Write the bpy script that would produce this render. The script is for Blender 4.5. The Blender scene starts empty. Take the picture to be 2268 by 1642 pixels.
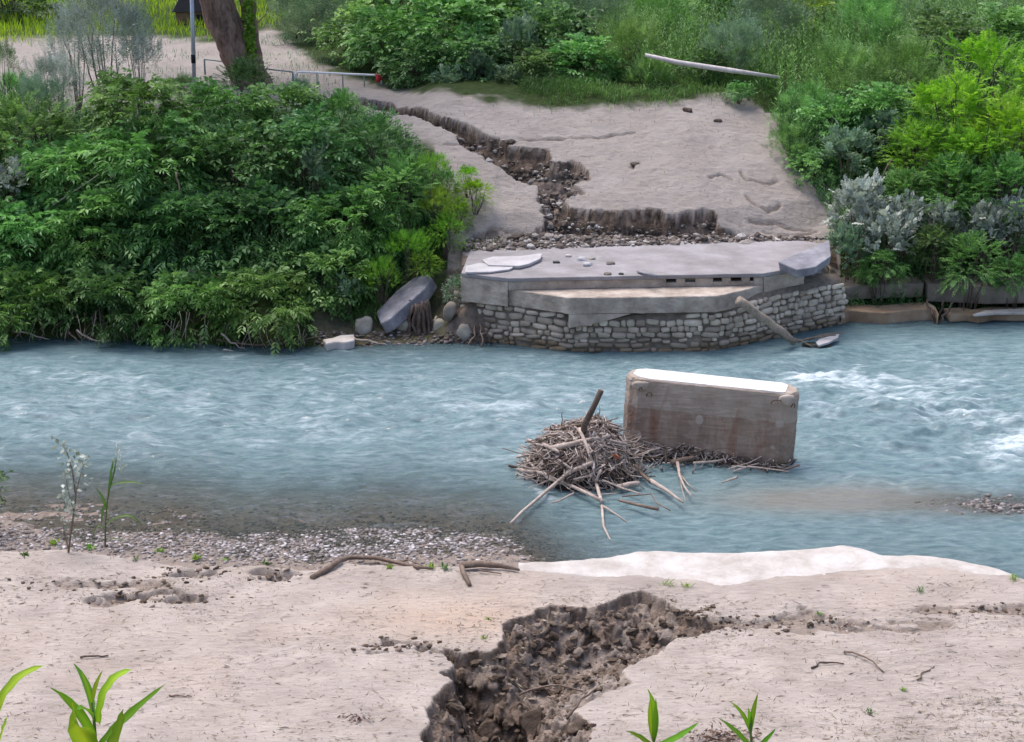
import bpy, math, random
import numpy as np
from mathutils import Vector

# ------------------------------------------------------------------ camera, sky, sun, exposure
scn = bpy.context.scene
CAM_H, TILT, FPX = 12.0, math.radians(18.6), 3600.0      # sight lines of the photograph (2267 x 1642 grid)
CX, CY = 1133.5, 821.0
cam_d = bpy.data.cameras.new('camera'); cam = bpy.data.objects.new('camera', cam_d)
scn.collection.objects.link(cam); scn.camera = cam
cam.location = (0, 0, CAM_H); cam.rotation_euler = (math.pi/2 - TILT, 0, 0)
cam_d.sensor_width = 36; cam_d.lens = 36*FPX/2267.0
cam_d.clip_start = .05; cam_d.clip_end = 2000
SUN_EL, SUN_AZ = math.radians(66), math.radians(318)
w = bpy.data.worlds.new('World'); scn.world = w; w.use_nodes = True
nt = w.node_tree; nt.nodes.clear()
sky = nt.nodes.new('ShaderNodeTexSky'); sky.sky_type = 'NISHITA'; sky.sun_disc = False
sky.sun_elevation = SUN_EL; sky.sun_rotation = SUN_AZ
sky.air_density = .8; sky.dust_density = 4.0; sky.ozone_density = .8
bg = nt.nodes.new('ShaderNodeBackground'); bg.inputs['Strength'].default_value = .15
wo = nt.nodes.new('ShaderNodeOutputWorld')
nt.links.new(sky.outputs[0], bg.inputs[0]); nt.links.new(bg.outputs[0], wo.inputs[0])
sun_d = bpy.data.lights.new('sun', 'SUN'); sun_d.energy = 1.05; sun_d.angle = math.radians(40)
sun_d.color = (1, .95, .88)
sun = bpy.data.objects.new('sun', sun_d); scn.collection.objects.link(sun)
# light travels away from the sun; azimuth measured from +Y clockwise
sdir = Vector((math.sin(SUN_AZ)*math.cos(SUN_EL), math.cos(SUN_AZ)*math.cos(SUN_EL), math.sin(SUN_EL)))
sun.rotation_euler = (-sdir).to_track_quat('-Z', 'Y').to_euler()
sun.location = (0, 0, 40)
vs = scn.view_settings; vs.view_transform = 'Standard'; vs.look = 'None'; vs.gamma = 1.0
vs.exposure = .97
scn.cycles.max_bounces = 6; scn.cycles.transparent_max_bounces = 8
scn.cycles.diffuse_bounces = 3; scn.cycles.glossy_bounces = 2; scn.cycles.transmission_bounces = 3
scn.cycles.use_denoising = True

RNG = np.random.default_rng(7); random.seed(7)
COL = scn.collection

# ------------------------------------------------------------------ sight-line helpers
ct, st = math.cos(TILT), math.sin(TILT)
def ray(px, py):
    a, b = (px-CX)/FPX, (CY-py)/FPX
    return Vector((a, ct+b*st, -st+b*ct))
def P(px, py, z=0.0):
    d = ray(px, py); t = (z-CAM_H)/d.z
    return Vector((d.x*t, d.y*t, z))
def PY(px, py, Y):
    d = ray(px, py); t = Y/d.y
    return Vector((d.x*t, Y, CAM_H+d.z*t))
def to_px(x, y, z):
    dy, dz = y, z-CAM_H
    dep = dy*ct - dz*st; up = dy*st + dz*ct
    return CX + FPX*x/dep, CY - FPX*up/dep
def hit(px, py, h, y0=14., y1=150.):
    d = ray(px, py); Y = np.linspace(y0, y1, 2600); t = Y/d.y
    zz = CAM_H + d.z*t; g = h(d.x*t, Y); k = np.argmax(zz < g)
    if not (zz < g).any(): k = len(Y)-1
    return Vector((d.x*t[k], Y[k], float(g[k])))

# ------------------------------------------------------------------ numeric noise
def _hash(ix, iy, s):
    n = (ix.astype(np.int64)*374761393 + iy.astype(np.int64)*668265263 + s*1442695041) & 0xffffffff
    n = ((n ^ (n >> 13))*1274126177) & 0xffffffff
    return ((n ^ (n >> 16)) & 0xffffff)/float(0xffffff)
def vn(x, y, s=0):
    x = np.asarray(x, float); y = np.asarray(y, float)
    ix, iy = np.floor(x), np.floor(y); fx, fy = x-ix, y-iy
    fx = fx*fx*fx*(fx*(fx*6-15)+10); fy = fy*fy*fy*(fy*(fy*6-15)+10)
    a, b = _hash(ix, iy, s), _hash(ix+1, iy, s); c, d = _hash(ix, iy+1, s), _hash(ix+1, iy+1, s)
    return (a+(b-a)*fx)+((c+(d-c)*fx)-(a+(b-a)*fx))*fy
def fbm(x, y, s=0, o=4, g=.5):
    r = 0; a = 1; t = 0
    for k in range(o):
        r = r + a*(vn(x*2**k, y*2**k, s+k*17)-.5)*2; t += a; a *= g
    return r/t
def sstep(a, b, x):
    t = np.clip((x-a)/(b-a), 0, 1); return t*t*(3-2*t)
def sdf(poly, x, y):
    """distance to a plan polygon, positive inside"""
    p = np.array([(q[0], q[1]) for q in poly]); n = len(p)
    d = np.full(x.shape, 1e9); ins = np.zeros(x.shape, bool)
    for i in range(n):
        a, b = p[i], p[(i+1) % n]; e = b-a; L = e@e + 1e-12
        t = np.clip(((x-a[0])*e[0]+(y-a[1])*e[1])/L, 0, 1)
        d = np.minimum(d, (x-a[0]-t*e[0])**2+(y-a[1]-t*e[1])**2)
        c = ((a[1] > y) != (b[1] > y))
        with np.errstate(divide='ignore', invalid='ignore'):
            ins ^= c & (x < (b[0]-a[0])*(y-a[1])/(b[1]-a[1]+1e-15)+a[0])
    d = np.sqrt(d); return np.where(ins, d, -d)
def pline_dist(pl, x, y):
    d = np.full(np.shape(x), 1e9)
    for a, b in zip(pl[:-1], pl[1:]):
        ax, ay, bx, by = a[0], a[1], b[0], b[1]; ex, ey = bx-ax, by-ay; L = ex*ex+ey*ey+1e-12
        t = np.clip(((x-ax)*ex+(y-ay)*ey)/L, 0, 1)
        d = np.minimum(d, (x-ax-t*ex)**2+(y-ay-t*ey)**2)
    return np.sqrt(d)

# ------------------------------------------------------------------ objects
def tag(o, label=None, cat=None, group=None, kind=None):
    if label: o['label'] = label
    if cat: o['category'] = cat
    if group: o['group'] = group
    if kind or cat: o['kind'] = kind or 'thing'
    return o
def mesh(name, V, F, mats=None, parent=None, smooth=True, attrs=None, midx=None, loc=None):
    """V (n,3); F: (m,k) array or list of tuples"""
    me = bpy.data.meshes.new(name); V = np.asarray(V, np.float32)
    if isinstance(F, np.ndarray):
        k = F.shape[1]; m = len(F)
        me.vertices.add(len(V)); me.vertices.foreach_set('co', V.ravel())
        me.loops.add(m*k); me.loops.foreach_set('vertex_index', F.astype(np.int32).ravel())
        me.polygons.add(m); me.polygons.foreach_set('loop_start', np.arange(0, m*k, k, dtype=np.int32))
        me.polygons.foreach_set('loop_total', np.full(m, k, np.int32))
        me.update(calc_edges=True)
    else:
        me.from_pydata(V.tolist(), [], F); me.update()
    me.polygons.foreach_set('use_smooth', np.full(len(me.polygons), smooth))
    for an, av in (attrs or {}).items():
        at = me.attributes.new(an, 'FLOAT', 'POINT'); at.data.foreach_set('value', np.asarray(av, np.float32).ravel())
    ms = mats if isinstance(mats, (list, tuple)) else [mats]
    for m_ in ms:
        if m_: me.materials.append(m_)
    if midx is not None: me.polygons.foreach_set('material_index', np.asarray(midx, np.int32))
    o = bpy.data.objects.new(name, me); COL.objects.link(o)
    if parent: o.parent = parent
    if loc is not None: o.location = loc
    return o
def thing(name, loc, label, cat, group=None, rz=0.):
    o = bpy.data.objects.new(name, None); COL.objects.link(o); o.location = loc; o.rotation_euler.z = rz
    o.empty_display_size = .2
    return tag(o, label, cat, group)
def grid(xs, ys):
    X, Y = np.meshgrid(xs, ys); ny, nx = X.shape
    i = np.arange(nx*ny).reshape(ny, nx)
    F = np.stack([i[:-1, :-1], i[:-1, 1:], i[1:, 1:], i[1:, :-1]], -1).reshape(-1, 4)
    return X, Y, F
def spans(*s):
    out = []
    for a, b, st_ in s: out.append(np.arange(a, b-1e-6, st_))
    out.append(np.array([s[-1][1]])); return np.concatenate(out)

# ------------------------------------------------------------------ materials
class NT:
    def __init__(s, name):
        s.m = bpy.data.materials.new(name); s.m.use_nodes = True; s.t = s.m.node_tree; s.t.nodes.clear()
        s.out = s.n('OutputMaterial')
    def n(s, t, **kw):
        nd = s.t.nodes.new('ShaderNode'+t)
        for k, v in kw.items(): setattr(nd, k, v)
        return nd
    def l(s, a, b): s.t.links.new(a, b)
    def set(s, sock, v):
        if hasattr(v, 'is_linked') or isinstance(v, bpy.types.NodeSocket): s.l(v, sock)
        else:
            if isinstance(v, (tuple, list)) and len(v) == 3 and sock.type == 'RGBA': v = (*v, 1)
            sock.default_value = v
    def attr(s, name): return s.n('Attribute', attribute_name=name).outputs['Fac']
    def coord(s, scale=(1, 1, 1), kind='Object', rot=(0, 0, 0)):
        tc = s.n('TexCoord'); mp = s.n('Mapping'); s.l(tc.outputs[kind], mp.inputs[0])
        mp.inputs['Scale'].default_value = scale; mp.inputs['Rotation'].default_value = rot
        return mp.outputs[0]
    def noise(s, scale, detail=4, rough=.55, vec=None, dist=0.):
        nd = s.n('TexNoise'); nd.inputs['Scale'].default_value = scale; nd.inputs['Detail'].default_value = detail
        nd.inputs['Roughness'].default_value = rough; nd.inputs['Distortion'].default_value = dist
        if vec is None: vec = s.coord()
        s.l(vec, nd.inputs['Vector']); return nd.outputs['Fac']
    def voro(s, scale, vec=None, feat='F1'):
        nd = s.n('TexVoronoi'); nd.feature = feat; nd.inputs['Scale'].default_value = scale
        if vec is None: vec = s.coord()
        s.l(vec, nd.inputs['Vector']); return nd
    def ramp(s, fac, *stops, interp='LINEAR'):
        nd = s.n('ValToRGB'); cr = nd.color_ramp; cr.interpolation = interp
        while len(cr.elements) < len(stops): cr.elements.new(.5)
        for e, (p, c) in zip(cr.elements, stops):
            e.position = p; c = (c, c, c) if isinstance(c, (int, float)) else c; e.color = (*c[:3], 1)
        s.l(fac, nd.inputs[0]); return nd.outputs[0]
    def mix(s, fac, a, b, mode='MIX'):
        nd = s.n('Mix'); nd.data_type = 'RGBA'; nd.blend_type = mode
        s.set(nd.inputs[0], fac); s.set(nd.inputs[6], a); s.set(nd.inputs[7], b); return nd.outputs[2]
    def math(s, op, a, b=0., clamp=False):
        nd = s.n('Math', operation=op); nd.use_clamp = clamp; s.set(nd.inputs[0], a); s.set(nd.inputs[1], b); return nd.outputs[0]
    def bump(s, h, strength=.5, dist=.02, nrm=None):
        nd = s.n('Bump'); nd.inputs['Strength'].default_value = strength; nd.inputs['Distance'].default_value = dist
        s.l(h, nd.inputs['Height'])
        if nrm is not None: s.l(nrm, nd.inputs['Normal'])
        return nd.outputs[0]
    def princ(s, col, rough=.8, spec=.3, nrm=None, **kw):
        nd = s.n('BsdfPrincipled'); s.set(nd.inputs['Base Color'], col); s.set(nd.inputs['Roughness'], rough)
        s.set(nd.inputs['Specular IOR Level'], spec)
        for k, v in kw.items(): s.set(nd.inputs[k.replace('_', ' ')], v)
        if nrm is not None: s.l(nrm, nd.inputs['Normal'])
        return nd.outputs[0]
    def mixs(s, fac, a, b):
        nd = s.n('MixShader'); s.set(nd.inputs[0], fac); s.l(a, nd.inputs[1]); s.l(b, nd.inputs[2]); return nd.outputs[0]
    def done(s, sh): s.l(sh, s.out.inputs[0]); return s.m

def m_leaf(name, dark, mid, light, trans=.3, rough=.5, hue_var=.12):
    t = NT(name); a = t.attr('tint')
    c = t.ramp(a, (0, dark), (.5, mid), (1, light))
    rnd = t.n('ObjectInfo').outputs['Random']
    hs = t.n('HueSaturation'); t.l(c, hs.inputs['Color'])
    t.l(t.math('ADD', t.math('MULTIPLY', rnd, .045), .484), hs.inputs['Hue'])
    t.l(t.math('ADD', t.math('MULTIPLY', rnd, hue_var*2), 1-hue_var), hs.inputs['Value'])
    c = hs.outputs[0]
    p = t.princ(c, rough, .35)
    tr = t.n('BsdfTranslucent'); t.l(t.mix(.5, c, t.mix(1, c, (.9, 1, .35), 'MULTIPLY')), tr.inputs[0])
    return t.done(t.mixs(trans, p, tr.outputs[0]))
def m_bark(name, c1, c2, scale=6, stretch=(1, 1, .25), bump=.6, rough=.85):
    t = NT(name); v = t.coord(stretch)
    n = t.noise(scale, 6, .6, v); n2 = t.noise(scale*4, 4, .6, v)
    c = t.ramp(t.math('ADD', t.math('MULTIPLY', n, .7), t.math('MULTIPLY', n2, .3)), (.3, c1), (.7, c2))
    return t.done(t.princ(c, rough, .2, t.bump(n2, bump, .02)))
def m_stone(name, c1, c2, c3, scale=3, bump=.5, rough=.85, wet=None):
    t = NT(name); v = t.coord()
    n = t.noise(scale, 6, .6, v); n2 = t.noise(scale*7, 5, .65, v); n3 = t.noise(scale*.6, 3, .5, v)
    c = t.ramp(n, (.3, c1), (.55, c2), (.75, c3))
    c = t.mix(t.ramp(n2, (.35, .0), (.75, .35)), c, t.mix(.5, c, (.08, .07, .06)))
    b = t.bump(n2, bump, .02); b = t.bump(n3, bump*.5, .06, b)
    return t.done(t.princ(c, rough, .25, b))
def m_plain(name, col, rough=.6, spec=.3, metal=0, var=.2):
    t = NT(name); n = t.noise(9, 5, .6)
    c = t.ramp(n, (.3, tuple(x*(1-var) for x in col)), (.7, tuple(min(1, x*(1+var)) for x in col)))
    return t.done(t.princ(c, rough, spec, t.bump(n, .15, .01), Metallic=metal))

def m_ground(name, sand1, sand2, soil1, soil2, grass, warm=None, streak=(1, 1, 1), sc=1.):
    t = NT(name); v = t.coord(streak)
    n1 = t.noise(1.1*sc, 5, .55); n2 = t.noise(9*sc, 6, .68, v, .3); n3 = t.noise(30*sc, 4, .7, v)
    sand = t.ramp(t.math('ADD', t.math('MULTIPLY', n1, .6), t.math('MULTIPLY', n2, .4)), (.32, sand1), (.66, sand2))
    if warm: sand = t.mix(t.math('MULTIPLY', t.attr('warm'), t.ramp(n2, (.3, .2), (.7, 1))), sand, warm)
    # scattered dark crumbs lying in the silt
    sp = t.ramp(t.noise(12*sc, 5, .65, t.coord((streak[0]*.45, streak[1]*1.5, 1)), .6), (.56, 0), (.70, .8))
    sand = t.mix(t.math('MULTIPLY', sp, t.attr('rough')), sand, tuple(x*.42 for x in sand1))
    soil = t.ramp(t.noise(7*sc, 6, .7), (.32, soil1), (.68, soil2), (.9, tuple(.6*a+.4*b for a, b in zip(soil2, sand1))))
    c = t.mix(t.attr('soil'), sand, soil)
    c = t.mix(t.attr('green'), c, t.ramp(n2, (.3, tuple(x*.6 for x in grass)), (.7, grass)))
    h = t.math('ADD', n2, t.math('MULTIPLY', n3, .35))
    b = t.bump(h, .9, .05/sc)
    return t.done(t.princ(c, .92, .15, b))

M = {}
M['sand'] = m_ground('silt_near', (.29, .25, .225), (.47, .415, .38), (.06, .042, .031), (.27, .205, .165), (.10, .13, .04),
                     (.50, .37, .28), (.55, 1.5, 1))
M['silt'] = m_ground('silt_far', (.25, .222, .205), (.35, .318, .298), (.045, .032, .023), (.20, .15, .118), (.035, .06, .015),
                     (.30, .27, .25), (.6, 1.3, 1), .8)
M['concrete'] = m_stone('concrete_light', (.24, .20, .17), (.42, .36, .31), (.56, .50, .45), 2.4, .5, .8)
M['slab_top'] = m_stone('concrete_bluish_silt', (.205, .19, .195), (.30, .285, .30), (.37, .36, .385), 1.1, .3, .8)
M['white_rock'] = m_stone('white_rock', (.36, .32, .29), (.52, .49, .47), (.62, .60, .59), 1.8, .8, .85)
M['white_cap'] = m_plain('white_cement', (.62, .61, .60), .8, .2, 0, .16)
M['pale_slab'] = m_stone('pale_slab', (.36, .35, .36), (.47, .46, .48), (.56, .55, .57), 1.5, .3)
M['grey_slab'] = m_stone('blue_grey_slab', (.14, .14, .165), (.24, .24, .275), (.37, .37, .41), 2.6, .6, .8)
M['boulder'] = m_stone('pale_boulder', (.22, .20, .165), (.34, .325, .28), (.46, .44, .40), 3.0, .5)
M['quay'] = m_stone('quay_concrete', (.11, .09, .075), (.20, .175, .155), (.29, .26, .24), 2.0, .45)
M['tan_ledge'] = m_stone('tan_ledge', (.20, .135, .085), (.33, .24, .165), (.47, .38, .29), 1.6, .4)
M['dark_rock'] = m_stone('wet_dark_rock', (.02, .024, .022), (.05, .055, .045), (.10, .10, .08), 4, .4, .25)
M['clod'] = m_stone('soil_clod', (.035, .025, .019), (.10, .074, .058), (.26, .205, .17), 6, 1.0, .95)
M['bark'] = m_bark('bark_rough', (.045, .028, .021), (.36, .24, .185), 4.2, (1, 1, .3), 1.0)
M['twig'] = m_bark('driftwood_pale', (.25, .195, .165), (.54, .46, .415), 8, (1, 1, 1), .4)
M['twig_dark'] = m_bark('driftwood_dark', (.045, .033, .028), (.17, .13, .11), 8, (1, 1, 1), .4)
M['twig_mid'] = m_bark('driftwood_brown', (.10, .07, .055), (.26, .20, .165), 8, (1, 1, 1), .4)
M['pole_wood'] = m_bark('bleached_wood', (.42, .37, .35), (.66, .62, .62), 5, (1, 1, 1), .3)
M['log'] = m_bark('log_bark', (.15, .12, .095), (.38, .32, .265), 5, (1, 1, 1), .5)
M['metal'] = m_plain('galvanised_metal', (.42, .45, .48), .45, .5, .5, .15)
M['dark_metal'] = m_plain('dull_steel', (.16, .22, .22), .5, .4, .4)
M['red'] = m_plain('red_paint', (.50, .035, .035), .5)
M['white_paint'] = m_plain('white_paint', (.72, .72, .74), .5, .4, 0, .08)
M['black_roof'] = m_plain('black_roofing', (.012, .013, .018), .75)
M['brown_wood'] = m_bark('brown_planks', (.16, .09, .05), (.30, .19, .12), 5, (1, 1, 4), .3)
M['rust'] = m_plain('rusty_rebar', (.09, .045, .03), .8)
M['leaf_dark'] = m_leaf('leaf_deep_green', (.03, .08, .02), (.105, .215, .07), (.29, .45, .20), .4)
M['leaf_mid'] = m_leaf('leaf_mid_green', (.045, .12, .024), (.155, .325, .085), (.38, .60, .25), .4)
M['leaf_fresh'] = m_leaf('leaf_fresh_green', (.08, .17, .014), (.20, .37, .035), (.40, .58, .09), .42)
M['leaf_yellow'] = m_leaf('leaf_yellow_green', (.09, .20, .010), (.235, .44, .028), (.46, .66, .07), .45)
M['leaf_silver'] = m_leaf('leaf_silver', (.15, .19, .155), (.35, .40, .355), (.64, .68, .63), .2, .6)
M['leaf_willow'] = m_leaf('leaf_grey_green', (.08, .15, .09), (.17, .275, .17), (.33, .45, .31), .3)
M['grass_sun'] = m_leaf('grass_bright', (.14, .25, .010), (.27, .43, .02), (.45, .56, .05), .5)  # sunlight on the meadow is put into this brighter yellow-green base colour
M['grass'] = m_leaf('grass_green', (.035, .08, .015), (.085, .17, .035), (.19, .31, .08), .35)
M['dry_grass'] = m_leaf('grass_straw', (.12, .085, .04), (.22, .16, .08), (.36, .28, .16), .2)
M['litter'] = m_leaf('litter_bits', (.06, .042, .032), (.20, .15, .12), (.42, .34, .27), .0, .9)
M['dead_leaf'] = m_leaf('dead_leaves', (.07, .03, .025), (.20, .12, .10), (.50, .42, .40), .1, .8)
M['foreplant'] = m_leaf('broad_blade_leaf', (.07, .18, .02), (.22, .40, .03), (.58, .68, .04), .45, .4)

# ------------------------------------------------------------------ shape builders
def tube_arrays(pts, radii, n=7, jit=0., seed=0):
    pts = [Vector(p) for p in pts]; r = np.random.default_rng(seed)
    V = []; F = []; up = Vector((0, 0, 1)); prev = None
    for i, p in enumerate(pts):
        d = (pts[min(i+1, len(pts)-1)]-pts[max(i-1, 0)]).normalized()
        if prev is None: a = d.cross(up if abs(d.z) < .9 else Vector((1, 0, 0))).normalized()
        else: a = (prev-d*prev.dot(d)).normalized()
        prev = a; b = d.cross(a); rr = radii[i] if hasattr(radii, '__len__') else radii
        for k in range(n):
            th = 2*math.pi*k/n; q = rr*(1+jit*r.uniform(-1, 1))
            V.append(p+(a*math.cos(th)+b*math.sin(th))*q)
    m = len(pts)
    for i in range(m-1):
        for k in range(n):
            F.append((i*n+k, i*n+(k+1) % n, (i+1)*n+(k+1) % n, (i+1)*n+k))
    V.append(pts[0]); V.append(pts[-1]); c0, c1 = len(V)-2, len(V)-1
    for k in range(n):
        F.append((c0, (k+1) % n, k)); F.append((c1, (m-1)*n+k, (m-1)*n+(k+1) % n))
    return [tuple(v) for v in V], F
class MB:
    def __init__(s): s.V = []; s.F = []; s.M = []
    def add(s, V, F, mi=0):
        o = len(s.V); s.V += [tuple(v) for v in V]; s.F += [tuple(i+o for i in f) for f in F]; s.M += [mi]*len(F); return s
    def tube(s, pts, radii, n=7, jit=0., seed=0, mi=0): return s.add(*tube_arrays(pts, radii, n, jit, seed), mi)
    def box(s, c, d, rz=0., mi=0, rx=0., ry=0.):
        from mathutils import Euler
        R = Euler((rx, ry, rz)).to_matrix(); c = Vector(c); V = []
        for z in (-1, 1):
            for x, y in ((-1, -1), (1, -1), (1, 1), (-1, 1)):
                V.append(c+R@Vector((x*d[0]/2, y*d[1]/2, z*d[2]/2)))
        return s.add(V, [(3, 2, 1, 0), (4, 5, 6, 7), (0, 1, 5, 4), (1, 2, 6, 5), (2, 3, 7, 6), (3, 0, 4, 7)], mi)
    def build(s, name, mats, parent=None, smooth=False, loc=None, bevel=0., seg=2, sub=0):
        V = np.array(s.V)
        if loc is not None: V = V-np.array(loc)
        o = mesh(name, V, s.F, mats, parent, smooth, midx=s.M, loc=loc if parent is None else None)
        if bevel:
            b = o.modifiers.new('bevel', 'BEVEL'); b.width = bevel; b.segments = seg; b.limit_method = 'ANGLE'
        if sub:
            b = o.modifiers.new('sub', 'SUBSURF'); b.levels = b.render_levels = sub
        return o
def arc(p0, p1, sag=(0, 0, 0), n=6, wob=0., seed=0):
    r = np.random.default_rng(seed); p0, p1, sag = Vector(p0), Vector(p1), Vector(sag); out = []
    for i in range(n+1):
        t = i/n; q = p0.lerp(p1, t)+sag*(4*t*(1-t))
        if 0 < i < n: q += Vector(r.normal(0, wob, 3))
        out.append(q)
    return out
_ICO = {}
def ico(sub):
    if sub not in _ICO:
        import bmesh
        bm = bmesh.new(); bmesh.ops.create_icosphere(bm, subdivisions=sub, radius=1.)
        bm.verts.ensure_lookup_table()
        _ICO[sub] = (np.array([v.co[:] for v in bm.verts]), np.array([[v.index for v in f.verts] for f in bm.faces])); bm.free()
    return _ICO[sub]
def rock_arrays(size, seed, sub=3, rough=.18, boxy=.5, cuts=5, h0=.62):
    v, f = ico(sub); v = v.copy(); r = np.random.default_rng(seed)
    s = np.abs(v).max(1, keepdims=True); v = v*(1-boxy)+boxy*v/s*.85
    o = r.uniform(0, 99, 3)
    n = fbm(v[:, 0]*1.3+o[0]+v[:, 2], v[:, 1]*1.3+o[1]-v[:, 2]*.7, seed, 4)
    for _ in range(cuts):      # flat broken facets
        d = r.normal(size=3); d /= np.linalg.norm(d); h = r.uniform(h0, h0+.28)
        q = v@d; v -= np.clip(q-h, 0, None)[:, None]*d*.9
    v = v*(1+rough*n[:, None])
    return v*np.array(size), f
def rock(name, loc, size, mat, seed, label=None, cat=None, group=None, rot=(0, 0, 0), rough=.18, boxy=.5, sub=3, parent=None, flat=False, cuts=5, h0=.62):
    v, f = rock_arrays(size, seed, sub, rough, boxy, cuts, h0)
    o = mesh(name, v, f, mat, parent, not flat, loc=loc); o.rotation_euler = rot
    return tag(o, label, cat, group)
def prism(name, top, zb, mat, parent=None, seed=0, bevel=.03, shrink=0., loc=None, amp=0., sub=0):
    """irregular plate: top outline (3-D points) extruded down by zb"""
    mb = MB(); n = len(top); T = [Vector(p) for p in top]; c = sum(T, Vector())/n
    B = [Vector((c.x+(p.x-c.x)*(1-shrink), c.y+(p.y-c.y)*(1-shrink), p.z-zb)) for p in T]
    F = [tuple(range(n)), tuple(reversed(range(n, 2*n)))]+[(i, n+i, n+(i+1) % n, (i+1) % n) for i in range(n)]
    a = sum(T[i].x*T[(i+1) % n].y-T[(i+1) % n].x*T[i].y for i in range(n))
    if a < 0: F = [tuple(reversed(f)) for f in F]
    mb.add(T+B, F)
    return mb.build(name, mat, parent, False, loc, bevel, 2)

# ------------------------------------------------------------------ foliage builders (numpy)
def blades(pos, d, nrm, L, W, tint, fold=.25, droop=.0):
    """n leaves: base, two shoulders, tip (folded along the midrib). 5 verts, 4 triangles"""
    n = len(pos); d = d/np.linalg.norm(d, axis=1, keepdims=True)
    s = np.cross(d, nrm); s /= np.linalg.norm(s, axis=1, keepdims=True)+1e-9
    u = np.cross(s, d); L = L[:, None]; W = W[:, None]
    g = np.array([0, 0, -1.])
    mid = pos+d*L*.45+g*L*droop*.2
    V = np.stack([pos, mid-s*W*.5+u*W*fold, mid, mid+s*W*.5+u*W*fold, pos+d*L+g*L*droop], 1).reshape(-1, 3)
    b = (np.arange(n)*5)[:, None]
    F = np.stack([b+np.array([0, 2, 1]), b+np.array([0, 3, 2]), b+np.array([1, 2, 4]), b+np.array([2, 3, 4])], 1).reshape(-1, 3)
    return V, F, np.repeat(tint, 5)
def unit(a): return a/(np.linalg.norm(a, axis=-1, keepdims=True)+1e-9)
def sprigs(r, base, d, L, pairs, ll, lw, droop=.5, spread=1.0, tint=None, up=.6):
    """pinnate sprays: rachis from base along d, bending down, with leaflets either side and one at the end"""
    n = len(base); d = unit(d); g = np.array([0, 0, -1.]); P_, D_, N_, LL, WW, T_ = [], [], [], [], [], []
    side = unit(np.cross(d, np.array([0, 0, 1.])+.05*r.normal(size=(n, 3))))
    nr = unit(np.cross(side, d)); nr = np.where(nr[:, 2:3] < 0, -nr, nr)
    for k in range(pairs+1):
        t = (k+.7)/(pairs+.7)
        p = base+d*(L*t)[:, None]+g*(L*droop*t*t)[:, None]
        tang = unit(d+g*(2*droop*t))
        for sg in ((1, -1) if k < pairs else (0,)):
            dd = unit(tang*(.65 if sg else 1)+side*sg*spread+g*.25*droop+r.normal(0, .16, (n, 3)))
            P_.append(p); D_.append(dd); N_.append(unit(nr+r.normal(0, .25, (n, 3))))
            q = ll*(1-.35*abs(t-.5)*2)*r.uniform(.8, 1.2, n); LL.append(q); WW.append(q*lw*r.uniform(.85, 1.15, n)); T_.append(np.clip(tint+r.normal(0, .1, n), 0, 1))
    return blades(np.concatenate(P_), np.concatenate(D_), np.concatenate(N_), np.concatenate(LL), np.concatenate(WW), np.concatenate(T_), .18, .12)
def shrub_mesh(name, seed, style, mat, nclump=33, per=18, shape=(1, 1, .9)):
    """unit-size crown around the origin (half-width 1)"""
    r = np.random.default_rng(seed)
    c = r.normal(size=(nclump, 3)); c = unit(c); c[:, 2] = np.where(c[:, 2] < -.55, -c[:, 2], c[:, 2])
    rad = r.uniform(.55, 1.0, nclump)**.6*r.uniform(.8, 1.13, nclump)
    cc = c*rad[:, None]*np.array(shape)
    ct_ = r.uniform(.15, .85, nclump)
    k = np.repeat(np.arange(nclump), per); n = len(k)
    o = r.normal(0, .15, (n, 3)); base = cc[k]+o*np.array([1, 1, .8])
    out = unit(c[k]*.9+o*2.2+np.array([0, 0, .35])+r.normal(0, .35, (n, 3)))
    tint = np.clip(ct_[k]*.75+.12+r.normal(0, .16, n), 0, 1)
    if style == 'pinnate':
        V, F, T = sprigs(r, base, out, r.uniform(.22, .42, n), 5, .165, .34, .55, .9, tint)
    elif style == 'fine':
        V, F, T = sprigs(r, base, unit(out+np.array([0, 0, .1])), r.uniform(.24, .40, n), 8, .09, .40, .32, 1.1, tint)
    elif style == 'broad':
        V, F, T = sprigs(r, base, out, r.uniform(.12, .26, n), 2, .16, .60, .4, .9, tint)
    elif style == 'silver':
        base = cc[k]*np.array([1, 1, .85])+r.normal(0, .15, (n, 3)); dd = unit(np.array([0, 0, 1.])*.7+c[k]*.6+r.normal(0, .38, (n, 3)))
        V, F, T = sprigs(r, base, dd, r.uniform(.2, .42, n), 6, .15, .66, .1, 1.2, tint)
    elif style == 'willow':
        dd = unit(np.array([0, 0, 1.])*.8+out*.6+r.normal(0, .2, (n, 3)))
        V, F, T = sprigs(r, base, dd, r.uniform(.3, .5, n), 7, .13, .17, .15, .75, tint)
    return V, F, T
MESHCACHE = {}
def crown_variants(style, matname, count, **kw):
    key = (style, matname, count, tuple(sorted(kw.items())))
    if key not in MESHCACHE:
        L = []
        for i in range(count):
            V, F, T = shrub_mesh('foliage', 100+i*7+len(MESHCACHE)*31, style, None, **kw)
            me = bpy.data.meshes.new('foliage')
            me.vertices.add(len(V)); me.vertices.foreach_set('co', V.astype(np.float32).ravel())
            me.loops.add(F.size); me.loops.foreach_set('vertex_index', F.astype(np.int32).ravel())
            me.polygons.add(len(F)); me.polygons.foreach_set('loop_start', np.arange(0, F.size, 3, dtype=np.int32))
            me.polygons.foreach_set('loop_total', np.full(len(F), 3, np.int32)); me.update(calc_edges=True)
            at = me.attributes.new('tint', 'FLOAT', 'POINT'); at.data.foreach_set('value', T.astype(np.float32))
            me.materials.append(M[matname]); L.append(me)
        MESHCACHE[key] = L
    return MESHCACHE[key]
_STEM = {}
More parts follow.
